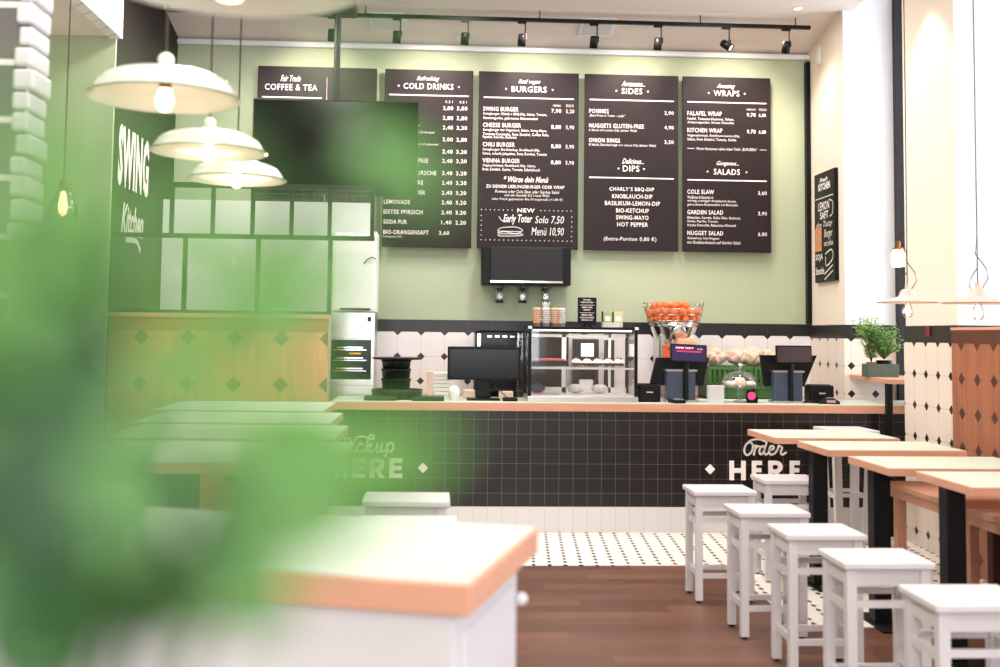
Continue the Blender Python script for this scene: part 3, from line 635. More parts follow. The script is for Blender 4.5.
MB().lathe([(.036, -.02), (.055, -.06), (.055, -.14), (.048, -.165), (0, -.17)], n=20).build('glass_shade', M_bulb, t)
MB().cyl(.003, .05, ZC-q.z, n=6).build('cord', M_cord, t)
q = atv(63, 203, 6.2)
t = thing('glass_pendant', 'small clear glass pendant with glowing filament bulb on the left', 'pendant lamp', (q.x, 6.2, q.z))
MB().lathe([(.085, -.085), (.075, -.02), (.04, .06), (.024, .09), (.022, .09), (.037, .058), (.072, -.02), (.082, -.085)], n=28).build('glass_shade', M_glass, t)
MB().cyl(.02, .085, .13, n=14).cyl(.032, .085, .095, n=16).build('socket', M_brass, t)
MB().lathe([(0, -.075), (.02, -.06), (.027, -.02), (.02, .03), (.014, .06), (0, .07)], n=14).build('bulb', M_bulb, t)
MB().cyl(.004, .13, 3.86-q.z, n=6).build('cord', M_cord, t)

# ================================================================== kitchen pass on the left
struct('wall_kitchen', MB().box(-2.5, -.6, 10.08, 10.16, 0, 2.75), M_kitch, 'white kitchen wall behind the glazed partition')
wp = thing('partition_panel', 'wooden half wall with large octagon pattern under the kitchen glazing', 'panel', (0, 0, 0))
MB().box(-4.0, -.855, 8.72, 8.77, 0.004, 1.665).build('panel', M_octl, wp)
MB().box(-4.0, -.845, 8.69, 8.78, 1.665, 1.70, .004).build('cap_rail', M_wood, wp)
gp = thing('glazed_partition', 'dark metal framed glass partition in front of the kitchen', 'glass partition', (0, 8.745, 0))
f = MB()
f.box(-4.0, -.51, -.02, .02, 2.29, 2.325).box(-4.0, -.84, -.02, .02, 1.70, 1.725).box(-2.1, -.51, -.02, .02, 2.69, 2.73)
for u in (-2.1, -1.78, -1.47, -1.165, -.866, -.53): f.box(u-.015, u+.015, -.018, .018, 2.325, 2.69)
for u in (-3.2, -2.56, -1.986, -1.419, -.856): f.box(u-.016, u+.016, -.018, .018, 1.725, 2.29)
f.build('frame', M_frame, gp)
MB().box(-4.0, -.86, -.004, .004, 1.72, 2.30).build('lower_pane', M_glass, gp)
MB().box(-2.1, -.54, -.004, .004, 2.32, 2.70).build('upper_pane', M_glass, gp)
# oven under a white cupboard at the end of the kitchen
ov = thing('steel_oven', 'stainless steel oven with dark glass door and wire racks', 'oven', (-.915, 9.6, 0))
OW, OD = .375, .4
MB().box(0, OW, 0, OD, .9, 1.74, .004).box(.02, OW-.02, .02, OD, .004, .9).build('body', M_steel, ov)
MB().box(.0, OW-.03, -.012, 0, 1.16, 1.50, .003).build('door_glass', M_blackg, ov)
for z in (1.23, 1.32, 1.41): MB().box(.02, OW-.07, -.02, -.013, z, z+.008).build('wire_rack', M_chrome, ov); MB().box(.05, OW-.1, -.02, -.013, z+.018, z+.03).build('rack_label', M_chrome, ov)
for z in (1.51, 1.11): MB().box(.0, OW, -.02, 0, z, z+.04, .003).build('door_trim', M_steel, ov)
MB().box(.31, .34, -.008, 0, 1.66, 1.70).build('switch', M_black, ov)
MB().box(.16, .26, -.04, -.022, 1.375, 1.39, .004).build('handle_latch', mat('yellow plastic', (226, 178, 40), .4), ov)
tag(MB().tube([(0, 0, 0), (-.03, 0, .02), (-.07, 0, 0), (-.1, 0, -.04)], .005).build('wall_hook', M_frame, loc=(-.545, 9.575, 2.2)), 'thin dark curved hook at the white cupboard edge', 'hook')
cb = thing('wall_cupboard', 'white cupboard above the steel oven', 'cupboard', (-.915, 9.6, 1.745))
MB().box(0, OW, 0, .4, 0, .70, .003).build('body', M_kitch, cb); MB().box(.02, OW-.02, -.008, 0, .02, .68, .002).build('door', M_kitch, cb)
MB().box(.07, .33, -.03, -.008, .012, .03, .004).build('handle', M_frame, cb)
# ================================================================== items on the counter
def pb(x0, x1, y0, y1, v):
    """metric extents of something standing at depth v whose outline spans x0..x1, y0..y1 in the photograph"""
    m = (y0+y1)/2; a = atv(x0, m, v).x; b = atv(x1, m, v).x; return a, b, atv((x0+x1)/2, y1, v).z, atv((x0+x1)/2, y0, v).z
def base(x, v, z=CT): return (atv(x, 395, v).x, v, z)
M_gblk = mat('black plastic pan', (30, 32, 32), .35, var=.1)
# stack of black pans on the left
S0 = base(397, 9.12); PK = 1.13
t = thing('pan_stack_base', 'wide shallow black pan at the bottom of the pan stack', 'pan', S0)
MB().lathe([(0, 0), (.17, 0), (.205, .035), (.21, .08), (.2, .08), (.19, .02), (0, .02)], n=32).build('bowl', M_gblk, t)
zz = .085
for i, h in enumerate((.085, .08, .072)):
    o = MB().lathe([(0, 0), (.112, 0), (.118, h*.75), (.124, h*.8), (.124, h-.004), (.112, h-.004), (.108, .01), (0, .01)], n=28).build('round_pan', M_gblk, loc=(S0[0]-.01, S0[1], CT+zz))
    tag(o, 'black round pan, %s of three in the stack on the wide pan' % ('bottom', 'middle', 'top')[i], 'pan', 'stacked black round pans'); zz += h
o = MB().lathe([(0, 0), (.19, 0), (.21, .008), (.21, .016), (0, .016)], n=32).build('flat_tray', M_gblk, loc=(S0[0], S0[1], CT+zz)); tag(o, 'flat round black tray lying on top of the pan stack', 'tray')
tag(MB().box(-.13, .13, -.1, .1, 0, .035, .01).build('flat_box', M_gblk, loc=base(428, 8.92)), 'flat black tray lying at the counter front beside the pans', 'tray')
tag(MB().box(-.13, .13, -.1, .1, 0, .035, .01).build('flat_box', M_gblk, loc=base(381, 8.92)), 'flat black tray in front of the wide black pan', 'tray')
# white carton stack with kraft sleeve
x0, x1, z0, z1 = pb(434, 450, 372, 396, 9.25)
for i in range(7):
    h = (z1-CT)/7; tag(MB().box(x0, x1, -.08, .08, 0, h-.003, .003).build('food_carton', M_paper, loc=(0, 9.25, CT+i*h)), 'white folded food carton in the stack left of the monitor', 'carton', 'white cartons stacked left of the monitor')
x0, x1, z0, z1 = pb(427, 433, 371, 396, 9.25)
tag(MB().box(x0, x1, -.08, .08, 0, z1-CT, .002).build('paper_sleeve', M_kraft, loc=(0, 9.25, CT)), 'brown kraft paper sleeve standing beside the white cartons', 'paper sleeve')
tag(MB().lathe([(0, 0), (.04, 0), (.047, .055), (.052, .06), (.04, .095), (.02, .115), (0, .12)], n=24).build('paper_bowl', M_paper, loc=base(454, 8.95)), 'white paper bowl with a domed lid left of the monitor', 'bowl')
# computer monitor seen from behind
x0, x1, z0, z1 = pb(447.5, 520.5, 347, 380, 9.02)
t = thing('computer_monitor', 'black computer monitor seen on the counter left of the pastry case', 'monitor', ((x0+x1)/2, 9.02, CT))
w = (x1-x0)/2
MB().box(-w, w, -.02, .015, z0-CT, z1-CT, .006).build('display', M_black, t); MB().box(-w, w, -.021, .016, z1-CT-.004, z1-CT+.002).build('top_edge', M_frame, t)
MB().box(-w+.02, w-.02, -.022, -.02, z0-CT+.02, z1-CT-.02).build('screen_glass', M_blackg, t)
MB().box(-.07, .06, .0, .05, .02, .2, .01).build('stand', M_black, t)
MB().box(-.14, .13, -.1, .08, 0, .018, .006).build('foot', M_black, t)
tag(MB().box(-.06, .06, -.05, .05, 0, .03, .008).build('card_reader', M_black, loc=base(510, 8.92)), 'flat black device between monitor and pastry case', 'device')
tag(MB().tube([(0, 0, .12), (.05, -.02, .08), (.1, -.03, .03), (.13, -.05, .006)], .004).build('cable', M_black, loc=base(494, 8.97)), 'black cable hanging beside the monitor stand', 'cable')
tag(MB().box(-.06, .06, -.04, .04, 0, .06, .01).build('kraft_box', M_kraft, loc=base(506, 9.3)), 'brown kraft box behind the monitor', 'box')
tag(MB().box(-.05, .05, -.04, .04, 0, .07, .01).build('kraft_box', M_kraft, loc=base(469, 9.3)), 'brown kraft box behind the left half of the monitor', 'box')
# espresso machine at the back
x0, x1, z0, z1 = pb(474, 566, 331, 396, 10.3)
t = thing('espresso_machine', 'dark glossy coffee machine behind the monitor', 'coffee machine', ((x0+x1)/2, 10.3, BT)); w = (x1-x0)/2
MB().box(-w, w, -.22, .24, .28, z1-BT, .02).box(-w, w, -.05, .24, .0, .28, .01).box(-w, w, -.22, .24, 0, .06, .01).build('body', M_blackg, t)
MB().box(-w+.02, -w+.05, -.225, -.22, .3, z1-BT-.03).build('side_trim', M_chrome, t)
for i in range(4): MB().box(-.32+i*.07, -.28+i*.07, -.228, -.22, z1-BT-.06, z1-BT-.045).build('button', M_chrome, t)
for i in (-.05, .05): MB().cyl(.016, .2, .28, (i, -.14)).build('spout', M_chrome, t)
x0, x1, z0, z1 = pb(574, 597, 339, 396, 10.3)
t = thing('coffee_grinder', 'dark bean grinder with a small lit display seen through the pastry case', 'coffee grinder', ((x0+x1)/2, 10.3, BT)); w = (x1-x0)/2
MB().box(-w, w, -.12, .16, z1-BT-.24, z1-BT, .008).box(-w, -w+.03, -.1, .16, 0, z1-BT-.24).box(w-.03, w, -.1, .16, 0, z1-BT-.24).box(-w+.03, w-.03, .05, .16, 0, z1-BT-.2).build('body', M_frame, t)
MB().box(-w+.05, w-.05, -.124, -.12, z1-BT-.16, z1-BT-.04).build('display', mat('lit grinder display', (240, 244, 250), .3, emit=(240, 246, 255), es=1.2), t)
MB().box(-w+.04, w-.04, -.06, .04, 0, .16, .01).build('bean_tray', M_paper, t)
x0, x1, z0, z1 = pb(605, 613, 340, 396, 10.35)
tag(MB().box(x0, x1, -.08, .08, 0, z1-BT, .006).build('napkin_column', M_frame, loc=(0, 10.35, BT)), 'narrow dark upright box behind the right part of the pastry case', 'box')
# pastry case ---------------------------------------------------------
x0, x1, z0, z1 = pb(527, 637, 327, 399, 8.92)
PW = x1-x0; PH = z1-CT; PD = .46
t = thing('pastry_case', 'glass pastry display case with black corner posts on the counter', 'display case', (x0, 8.86, CT))
mb = MB(); mb.box(0, PW, -.01, PD, 0, .045, .004).build('base', M_steel, t)
mb = MB()
for x in (0.005, PW-.03): mb.box(x, x+.025, 0, .025, .045, PH, .002); mb.box(x, x+.025, PD-.025, PD, .045, PH, .002)
mb.box(0.005, PW-.005, 0, PD, PH-.022, PH, .002); mb.build('frame', M_black, t)
for x_ in (0.003, PW-.028): MB().box(x_, x_+.03, -.004, .026, PH-.02, PH+.002, .003).build('corner_cap', M_paper, t)
MB().box(.03, PW-.03, .004, .008, .05, PH-.025).box(.012, .016, .03, PD-.03, .05, PH-.025).box(PW-.016, PW-.012, .03, PD-.03, .05, PH-.025).build('glass_pane', M_glass, t)
MB().box(.03, PW-.03, .02, PD-.03, PH*.46, PH*.46+.008).build('shelf', M_glass, t)
mb = MB(); mb.box(.03, PW-.03, .02, .035, PH*.46-.016, PH*.46-.002); mb.box(.03, PW-.03, PD-.05, PD-.03, PH-.085, PH-.06); mb.box(.03, PW-.03, PD-.05, PD-.03, .05, .1); mb.box(PW*.36, PW*.36+.035, PD-.05, PD-.03, .05, PH-.06); mb.box(PW*.8, PW*.8+.02, PD-.05, PD-.03, .05, PH-.06); mb.box(.03, PW-.03, PD-.05, PD-.03, PH*.42, PH*.46)
mb.build('rear_sliding_frame', M_paper, t)
MB().box(.05, PW-.05, .03, .06, PH-.035, PH-.024).build('light_strip', mat('case lamp', (255, 244, 230), .4, emit=(255, 240, 220), es=5), t)
light('AREA', 'case_fill_light', (x0+PW/2, 9.06, CT+PH-.045), 4.5, (1, .95, .88), shape='RECTANGLE', size=PW*.85, size_y=.2)  # extra lamp added to brighten the frames inside the case
MB().box(.03, PW-.03, .01, PD-.04, .045, .055).build('lower_deck', M_paper, t)
mb = MB(); lettering(mb, 'mehlspeisen', .05, .13, .062, .078, -.003, .03)
o = mb.build('lettering', mat('magenta lettering', (206, 36, 100), .5), t)
case_o = (x0, 8.86, CT)
SH = CT+PH*.46+.008
M_choc = mat('chocolate cake', (92, 44, 32), .6, scale=40, var=.3, bump=.5); M_berry = mat('berry topping', (190, 70, 50), .35, scale=60, var=.4)
mb = MB().box(-.135, .135, -.12, .12, 0, .006)
for s in (-1, 1): mb.box(-.14, .14, s*.125-.004, s*.125+.004, 0, .042); mb.box(s*.138-.004, s*.138+.004, -.12, .12, 0, .042)
ck = thing('cake_tin', 'dark baking tin of cake with red topping on the case shelf', 'cake tin', (x0+.2, 9.06, SH)); mb.build('tin', M_black, ck)
MB().box(-.13, .13, -.115, .115, .006, .045, .006).build('cake', M_choc, ck)
random.seed(3); mb = MB()
for i in range(60): mb.sphere(.009, (random.uniform(-.12, .12), random.uniform(-.11, .11), .049), 6)
mb.build('topping', M_berry, ck)['kind'] = 'stuff'
M_cream2 = mat('whipped cream', (240, 230, 222), .6, var=.06); muff = None
mb = MB().lathe([(0, 0), (.03, 0), (.036, .024), (0, .026)], n=14); k = 0
tr = tag(MB().box(-.235, .235, -.15, .15, 0, .006, .002).build('glass_tray', M_glass, loc=(x0+.6, 9.06, SH)), 'glass tray under the cream cupcakes in the pastry case', 'tray')
for i in range(5):
    for j in range(2):
        lb = 'small cream topped cupcake in the case, %s row, %s' % (('front', 'rear')[j], ('leftmost', 'second from left', 'middle', 'second from right', 'rightmost')[i])
        L = (x0+.42+i*.088, 8.97+j*.14, SH+.006)
        if muff is None:
            muff = thing('cupcake', lb, 'cupcake', L, 0, 'cream cupcakes on the case shelf')
            MB().lathe([(0, 0), (.028, 0), (.036, .02), (0, .02)], n=14).build('cup', M_choc, muff)
            MB().lathe([(.036, .02), (.034, .03), (.02, .042), (.006, .052), (0, .054)], n=14).build('cream', M_cream2, muff)
            MB().sphere(.009, (0, 0, .056), 8).build('chocolate_bit', M_choc, muff)
        else: dup(muff, lb, L)
M_wrap = mat('wrapped snack', (214, 208, 204), .35, scale=30, var=.3, bump=.6)
for i, (dx, lb) in enumerate(((.1, 'dark wrapped snack, left in the lower case'), (.42, 'pale wrapped snack, middle of the lower case'), (.62, 'pale wrapped snack, right in the lower case'))):
    tag(MB().sphere(.07, (0, 0, .04), 14, .55).build('wrapped_snack', M_navy if i == 0 else M_wrap, loc=(x0+dx, 9.1, CT+.057)), lb, 'snack')
# things on the case
TOP = CT+PH+.0005
x = lambda px: atv(px, 320, 9.05).x
M_cupk = mat('copper striped cups', (206, 160, 132), .4, var=.25, scale=60, stretch=(1, 1, .01)); M_cups = mat('silver striped cups', (200, 190, 184), .35, var=.2, scale=60)
def cupstack(px, n, label, m, straw=False, r=.036):
    t = thing('cup_stack', label, 'cup stack', (x(px), 9.05, TOP), 0, 'stacks of paper cups on the case')
    h = .155; mb = MB(); pr = [(0, 0), (r*.8, 0)]
    for i in range(n): z = .03+i*(h-.03)/n; pr += [(r*.86, z), (r, z+.002), (r, z+.006), (r*.86, z+.007)]
    pr += [(r*.9, h), (0, h)]
    mb.lathe(pr, n=20).build('cup', m, t); return t
cupstack(537, 7, 'copper coloured stack of cups, leftmost on the case', M_cupk)
cupstack(546, 7, 'silver stack of cups beside the leftmost stack', M_cups)
cupstack(555, 7, 'copper coloured stack of cups, third from the left', M_cupk)
cupstack(561.5, 7, 'pale stack of cups, rightmost of the four', M_cups)
mb = MB()
for i in range(9):
    a = random.uniform(-.03, .03); mb.tube([(a*.5, random.uniform(-.015, .015), 0), (a, random.uniform(-.02, .02), .05)], .003, 5)
tag(mb.build('straws', M_paper, loc=(x(546), 9.05, TOP+.155)), 'bunch of white straws sticking out of the silver cups', 'straws', kind='stuff')
t = thing('table_menu_sign', 'small black menu sign with white writing on top of the pastry case', 'sign', (x(587), 9.05, TOP))
MB().box(-.078, .078, -.004, .004, .02, .245, .001).build('panel', M_black, t); MB().cyl(.045, 0, .014).box(-.03, .03, -.012, .012, .01, .04).build('stand', M_blackg, t)
mb = MB(); 
for i, (s, w_) in enumerate((('Fresh', .03), ('* SMOOTHIES *', .062), ('', .06), ('GREEN APFEL', .045), ('SPINAT', .03), ('', .06), ('BERRY MIX', .045), ('BANANE ORANGE', .055), ('MANGO 3,90', .045))):
    if s: lettering(mb, s, -w_, w_, .22-i*.021, .232-i*.021, -.0055, .03)
    else: mb.quad((-w_, -.0055, .222-i*.021), (w_, -.0055, .222-i*.021), (w_, -.0055, .225-i*.021), (-w_, -.0055, .225-i*.021))
mb.build('lettering', M_letter, t)
for px, m, lb in ((607, mat('green leaflet', (150, 172, 118), .6), 'green card pack standing on the case'), (617.5, mat('cream leaflet', (206, 196, 150), .6), 'cream card pack standing right on the case')):
    t = thing('card_holder', lb, 'card holder', (x(px), 9.03, TOP), 0, 'card packs on the pastry case'); MB().box(-.038, .038, -.02, .02, 0, .13, .003).build('cards', m, t); MB().box(-.046, -.038, -.022, .022, 0, .13).build('sleeve', M_black, t); MB().box(-.02, .02, -.022, -.02, .05, .09).build('printed_mark', M_paper, t)
mb = MB()
for i in range(10): mb.box(random.uniform(-.09, -.05), random.uniform(.05, .09), -.03, .02, i*.004, i*.004+.003)
tag(mb.build('napkins', M_paper, loc=(x(610), 8.95, TOP)), 'flat heap of white napkins before the card packs', 'napkins', kind='stuff')
# bottle/glass dispenser cabinet under the BURGERS board
x0, x1, z0, z1 = pb(482, 571, 249, 285, 10.35)
t = thing('drink_dispenser', 'black wall dispenser under the BURGERS board with three clear nozzles', 'dispenser', ((x0+x1)/2, 10.35, z0)); w = (x1-x0)/2; hh = z1-z0+.02
MB().box(-w, w, 0, .29, 0, hh, .006).build('cabinet', M_black, t)
MB().box(-w+.08, w-.08, -.02, 0, .03, hh-.01, .004).build('front_panel', M_frame, t)
MB().box(-w+.08, w-.08, -.026, -.002, .02, .038).build('chrome_strip', M_chrome, t)
for dx in (-.22, 0, .22):
    MB().lathe([(.07, 0), (.045, -.05), (.035, -.11), (.045, -.17), (.042, -.17), (.032, -.11), (.04, -.05), (.065, 0)], (dx-.03, .08, 0), 20).build('nozzle', M_glass, t)
    mb = MB()
    for q in (-1, 0, 1): mb.lathe([(0, -.02), (.016, -.03), (.012, -.12), (.018, -.16), (0, -.165)], (dx-.03+q*.02, .08, 0), 10)
    mb.build('inner_cups', M_chrome, t)
# glass guard beside the case
tag(MB().box(-.006, .006, 0, .3, 0, .55).box(-.035, .035, 0, .012, .0, .55).build('glass_guard', M_glass, loc=(atv(521, 360, 9.36).x, 9.36, CT)), 'narrow upright glass guard left of the pastry case', 'glass guard')

# orange juicer -------------------------------------------------------
VJ = 10.2
x0, x1, z0, z1 = pb(645, 702, 302, 396, VJ); jc = (x0+x1)/2
t = thing('orange_juicer', 'steel and orange juicing machine topped with a wire basket of oranges', 'juicer', (jc, VJ, BT))
MB().box(-.16, .16, -.14, .18, 0, .6, .02).build('body', M_steel, t)
MB().box(-.13, .1, -.165, -.14, .12, .5, .01).build('front_window', mat('orange tinted cover', (232, 108, 60), .2, var=.15), t)
MB().box(-.02, .16, -.26, -.14, .42, .56, .03).build('orange_shield', mat('pale orange cover', (240, 160, 120), .25, var=.1), t)
MB().lathe([(.17, 0), (.22, .11), (.235, .15), (.23, .15), (.21, .11), (.16, 0)], (0.0, 0, .545), 28).build('hopper', M_chrome, t)
MB().tube([(-.09, -.2, .45), (-.07, -.24, .6), (-.02, -.25, .66), (.03, -.25, .66), (.06, -.25, .6)], .014).build('feed_chute', M_chrome, t)
BZ = .715
mb = MB()
for k in range(3):
    R_ = (.25, .265, .275)[k]; z = BZ+k*.055; mb.tube([(R_*math.cos(a*PI/12), R_*math.sin(a*PI/12), z) for a in range(25)], .004, 5)
for k in range(26):
    a = k*2*PI/26; mb.tube([(.23*math.cos(a), .23*math.sin(a), BZ-.02), (.272*math.cos(a), .272*math.sin(a), BZ+.12), (.28*math.cos(a+.06), .28*math.sin(a+.06), BZ+.17), (.275*math.cos(a+.12), .275*math.sin(a+.12), BZ+.12)], .0028, 4)
mb.build('wire_basket', M_chrome, t); MB().cyl(.24, BZ-.025, BZ-.015, n=28).build('basket_floor', M_chrome, t)
lay = []
for k, (R_, n, z) in enumerate(((.205, 15, .02), (.13, 9, .02), (.05, 3, .02), (.225, 17, .082), (.15, 11, .085), (.07, 5, .085), (.18, 9, .142), (.1, 6, .145), (.02, 1, .15))):
    for i in range(n):
        if k == 6 and i in (5, 6, 7): continue
        a = 2*PI*i/n+k*.4; lay.append((R_*math.cos(a), R_*math.sin(a), z+random.uniform(-.004, .004), k))
og = None
for (a, b, z, k) in lay:
    lb = ('orange in the wire basket of the juicer, bottom layer', 'orange in the wire basket of the juicer, middle layer', 'orange heaped on top in the wire basket of the juicer')[k//3]
    L = (jc+a, VJ+b, BT+BZ+z)
    if og is None:
        og = MB().sphere(.036, (0, 0, 0), 14).build('orange', M_orange, loc=L); tag(og, lb, 'orange', 'oranges in the juicer basket')
    else:
        o = dup(og, lb, L); o.rotation_euler = (random.random()*3, 0, random.random()*6); o['group'] = 'oranges in the juicer basket, layer %s' % 'bottom middle top'.split()[k//3]
og['group'] = 'oranges in the juicer basket, layer bottom'
# cash registers ------------------------------------------------------
def register(px, cw, label, lit, vx=8.98):
    xc = atv(px, 395, vx).x
    t = thing('cash_register', label, 'cash register', (xc, vx, CT), 0, 'touch screen cash registers')
    R = Matrix.Translation((0, .16, 0)) @ Matrix.Rotation(.35, 4, 'X')
    mb = MB().prism([(-.255, .13), (.19, .13), (.24, .36), (-.2, .36)] if lit else [(-.16, .13), (.17, .13), (.28, .39), (-.2, .39)], .10, .14)
    mb.build('operator_screen', M_black, t)
    MB().box(-.135+cw, .105+cw, .0, .1, .015, .255, .01).build('casing', M_navy, t)
    MB().box(-.145+cw, .12+cw, -.005, .11, .25, .265, .003).build('casing_rim', M_steel, t)
    MB().box(-.15+cw, .13+cw, -.03, .12, 0, .018, .005).build('foot', M_steel, t)
    MB().cyl(.022, .018, .36, (.02, -.02), 16).build('pole', M_black, t)
    RD = Matrix.Translation((.035, -.045, .398)) @ Matrix.Rotation(-.12, 4, 'X') @ Matrix.Rotation(.04 if lit else 0, 4, 'Y')
    MB().box(-.15, .15, -.014, .014, -.075, .075, .006, M=RD).build('customer_display', M_black, t)
    MB().box(-.138, .138, -.0155, -.014, -.062, .062, M=RD).build('display_glass', mat('lit register display', (40, 34, 62), .15, emit=(62, 50, 96), es=.5) if lit else mat('dark register display', (60, 44, 46), .18), t)
    if lit:
        mb = MB(); lettering(mb, 'SUPER TASTY', -.11, .04, .035, .05, -.017, .05); lettering(mb, '0,00', .07, .11, .028, .045, -.017)
        for v in mb.b.verts: v.co = RD @ v.co
        mb.build('display_text', mat('display text', (240, 200, 230), .5, emit=(255, 180, 220), es=.8), t)
        mb = MB().box(-.1, .1, -.0165, -.0158, .01, .02, M=RD); mb.build('display_line', mat('display red line', (220, 30, 60), .5, emit=(220, 40, 70), es=.8), t)
    return t
register(683, .0, 'left cash register with the lit customer display', True)
register(788, .02, 'right cash register with the dark brown customer display', False)
def printer(px, x0, x1, y0, y1, v, label):
    a, b, z0, z1 = pb(x0, x1, y0, y1, v); t = thing('receipt_printer', label, 'receipt printer', ((a+b)/2, v, CT)); w = (b-a)/2
    MB().box(-w, w, -.08, .08, 0, z1-CT, .014).build('body', M_black, t); MB().box(-w+.02, w-.02, -.05, .07, z1-CT, z1-CT+.006, .002).build('lid', M_blackg, t)
    mb = MB(); lettering(mb, 'EPSON', -.025, .025, .075, .087, -.0815, .04); mb.build('printed_name', M_letter, t)
printer(648, 637, 659, 384, 404, 9.0, 'black receipt printer left of the lit cash register')
printer(818, 807, 831, 385, 404, 9.05, 'black receipt printer right of the dark cash register')
def terminal(px, label, v, rz):
    t = thing('card_terminal', label, 'card terminal', base(px, v), rz)
    R = Matrix.Rotation(-.25, 4, 'X') 
    MB().box(-.05, .05, -.08, .07, .0, .028, .009).build('body', M_black, t); MB().box(-.04, .04, .0, .05, .029, .034).build('screen', M_navy, t)
    mb = MB()
    for i in range(3):
        for j in range(4): mb.box(-.036+i*.026, -.016+i*.026, -.07+j*.017, -.058+j*.017, .028, .034)
    mb.build('keypad', mat('grey keys', (150, 140, 140), .6), t)
terminal(676.5, 'small black card terminal before the lit cash register', 8.85, .2)
t = thing('telephone', 'black desk telephone with handset at the right end of the counter', 'telephone', base(829, 8.9), -.3)
MB().prism([(-.08, 0), (.08, 0), (.085, .02), (.03, .05), (-.05, .045), (-.09, .012)], -.06, .06).build('body', M_black, t)
MB().box(-.02, .05, -.064, -.06, .012, .034).box(-.02, .06, -.04, .04, .047, .05).build('keypad', mat('rose grey keys', (170, 140, 140), .6), t)
MB().tube([(-.08, -.03, .03), (-.13, -.04, .02), (-.2, -.02, .01)], .008).build('cord', M_black, t)
tag(MB().lathe([(0, 0), (.034, 0), (.042, .1), (.044, .1), (.03, .004)], n=20).build('takeaway_cup', mat('apricot cup', (244, 176, 130), .6), loc=(atv(646, 383, 9.35).x, 9.35, CT+.0)), 'apricot coloured paper cup behind the left receipt printer', 'cup')
tag(MB().lathe([(0, 0), (.068, 0), (.07, .006), (.07, .135), (.073, .14), (.066, .14), (.064, .01), (0, .01)], n=28).build('white_pot', M_stool, loc=base(715.5, 8.9)), 'white round pot left of the glass cake dome', 'pot')
# cake dome on a foot
q = base(740, 9.02)
t = thing('cake_stand', 'glass cake stand with domed lid and pastries inside', 'cake stand', q)
MB().lathe([(0, 0), (.06, 0), (.055, .01), (.02, .02), (.016, .05), (.024, .07), (.016, .1), (.03, .115), (.155, .122), (.165, .135), (0, .13)], n=32).build('stand', M_glass, t)
MB().lathe([(.15, .136), (.152, .16), (.135, .2), (.1, .235), (.05, .255), (.012, .262), (.012, .262)], n=32).build('dome', M_glass, t)
MB().lathe([(.008, .262), (.012, .28), (.022, .3), (.014, .32), (0, .325)], n=16).build('knob', M_chrome, t)
for i in range(7):
    a = i*2*PI/7; L = (q[0]+.09*math.cos(a), q[1]+.09*math.sin(a), CT+.135) if i < 6 else (q[0], q[1], CT+.165)
    tag(MB().lathe([(0, 0), (.04, .004), (.045, .02), (.03, .036), (0, .042)], n=14).build('cookie_bun', M_kraft if i % 2 else M_cream2, loc=L), 'small pale bun under the glass dome', 'bun', 'buns under the glass dome')
o = thing('round_badge_stand', 'small black stand with a pink round badge beside the cake stand', 'badge', base(751.5, 8.9)); MB().prism([(-.03, 0), (.05, 0), (.055, .04), (.02, .1), (-.03, .11), (-.045, .05)], 0, .03).build('stand', M_black, o)
MB().cyl(.034, 0, .004, n=20, M=Matrix.Translation((0, -.001, .06)) @ Matrix.Rotation(PI/2, 4, 'X')).build('badge', mat('pink badge', (226, 70, 140), .5), o)
# green crates with paper bags at the back
x0, x1, z0, z1 = pb(703, 800, 366, 396, 10.25)
def crate(x0, x1, z1, label):
    t = thing('plastic_crate', label, 'crate', (x0, 10.05, BT), 0, 'green bread crates behind the registers'); w = x1-x0; h = z1-BT
    mb = MB().box(0, w, 0, .4, 0, .015)
    mb.box(0, .03, 0, .4, .0, h); mb.box(w-.03, w, 0, .4, 0, h); mb.box(0, w, .385, .4, 0, h); mb.box(0, w, 0, .012, 0, h*.45); mb.box(0, w, -.008, .014, h-.03, h)
    for i in range(9): mb.box(i*w/9+.005, i*w/9+.02, -.006, .012, 0, h)
    for i in range(3): mb.box(0, w, -.006, .01, h*.3+i*.05, h*.3+i*.05+.01)
    mb.build('crate_body', M_crate, t)
    mb = MB(); lettering(mb, 'IL', w*.35, w*.45, h*.6, h*.8, -.009, .03); mb.build('embossed_letters', mat('pale green letters', (120, 170, 110), .5), t)
cz = z1
crate(x0, x0+.42, z1+.0, 'green slatted plastic crate behind the glass cake dome')
crate(x0+.43, x0+.85, z1+.0, 'green slatted plastic crate behind the right cash register')
random.seed(9)
for i, (px, py, r) in enumerate(((700, 366, .1), (716, 367, .11), (738, 366, .1), (754, 367, .12), (770, 366, .09))):
    a = atv(px, py, 10.2); mb = MB(); bmesh.ops.create_icosphere(mb.b, subdivisions=3, radius=r*1.02)
    for v in mb.b.verts:
        v.co.z *= .75; v.co *= 1+.22*(math.sin(v.co.x*70+i)*math.cos(v.co.z*60+v.co.y*50+i*2))*.6+random.uniform(-.03, .03)
    o = mb.build('paper_bag', M_kraft, loc=(a.x, 10.25, z1+.088)); tag(o, 'crumpled kraft paper bag on the green crates, %s' % ('leftmost', 'second from left', 'middle', 'second from right', 'rightmost')[i], 'paper bag', 'kraft paper bags on the crates')

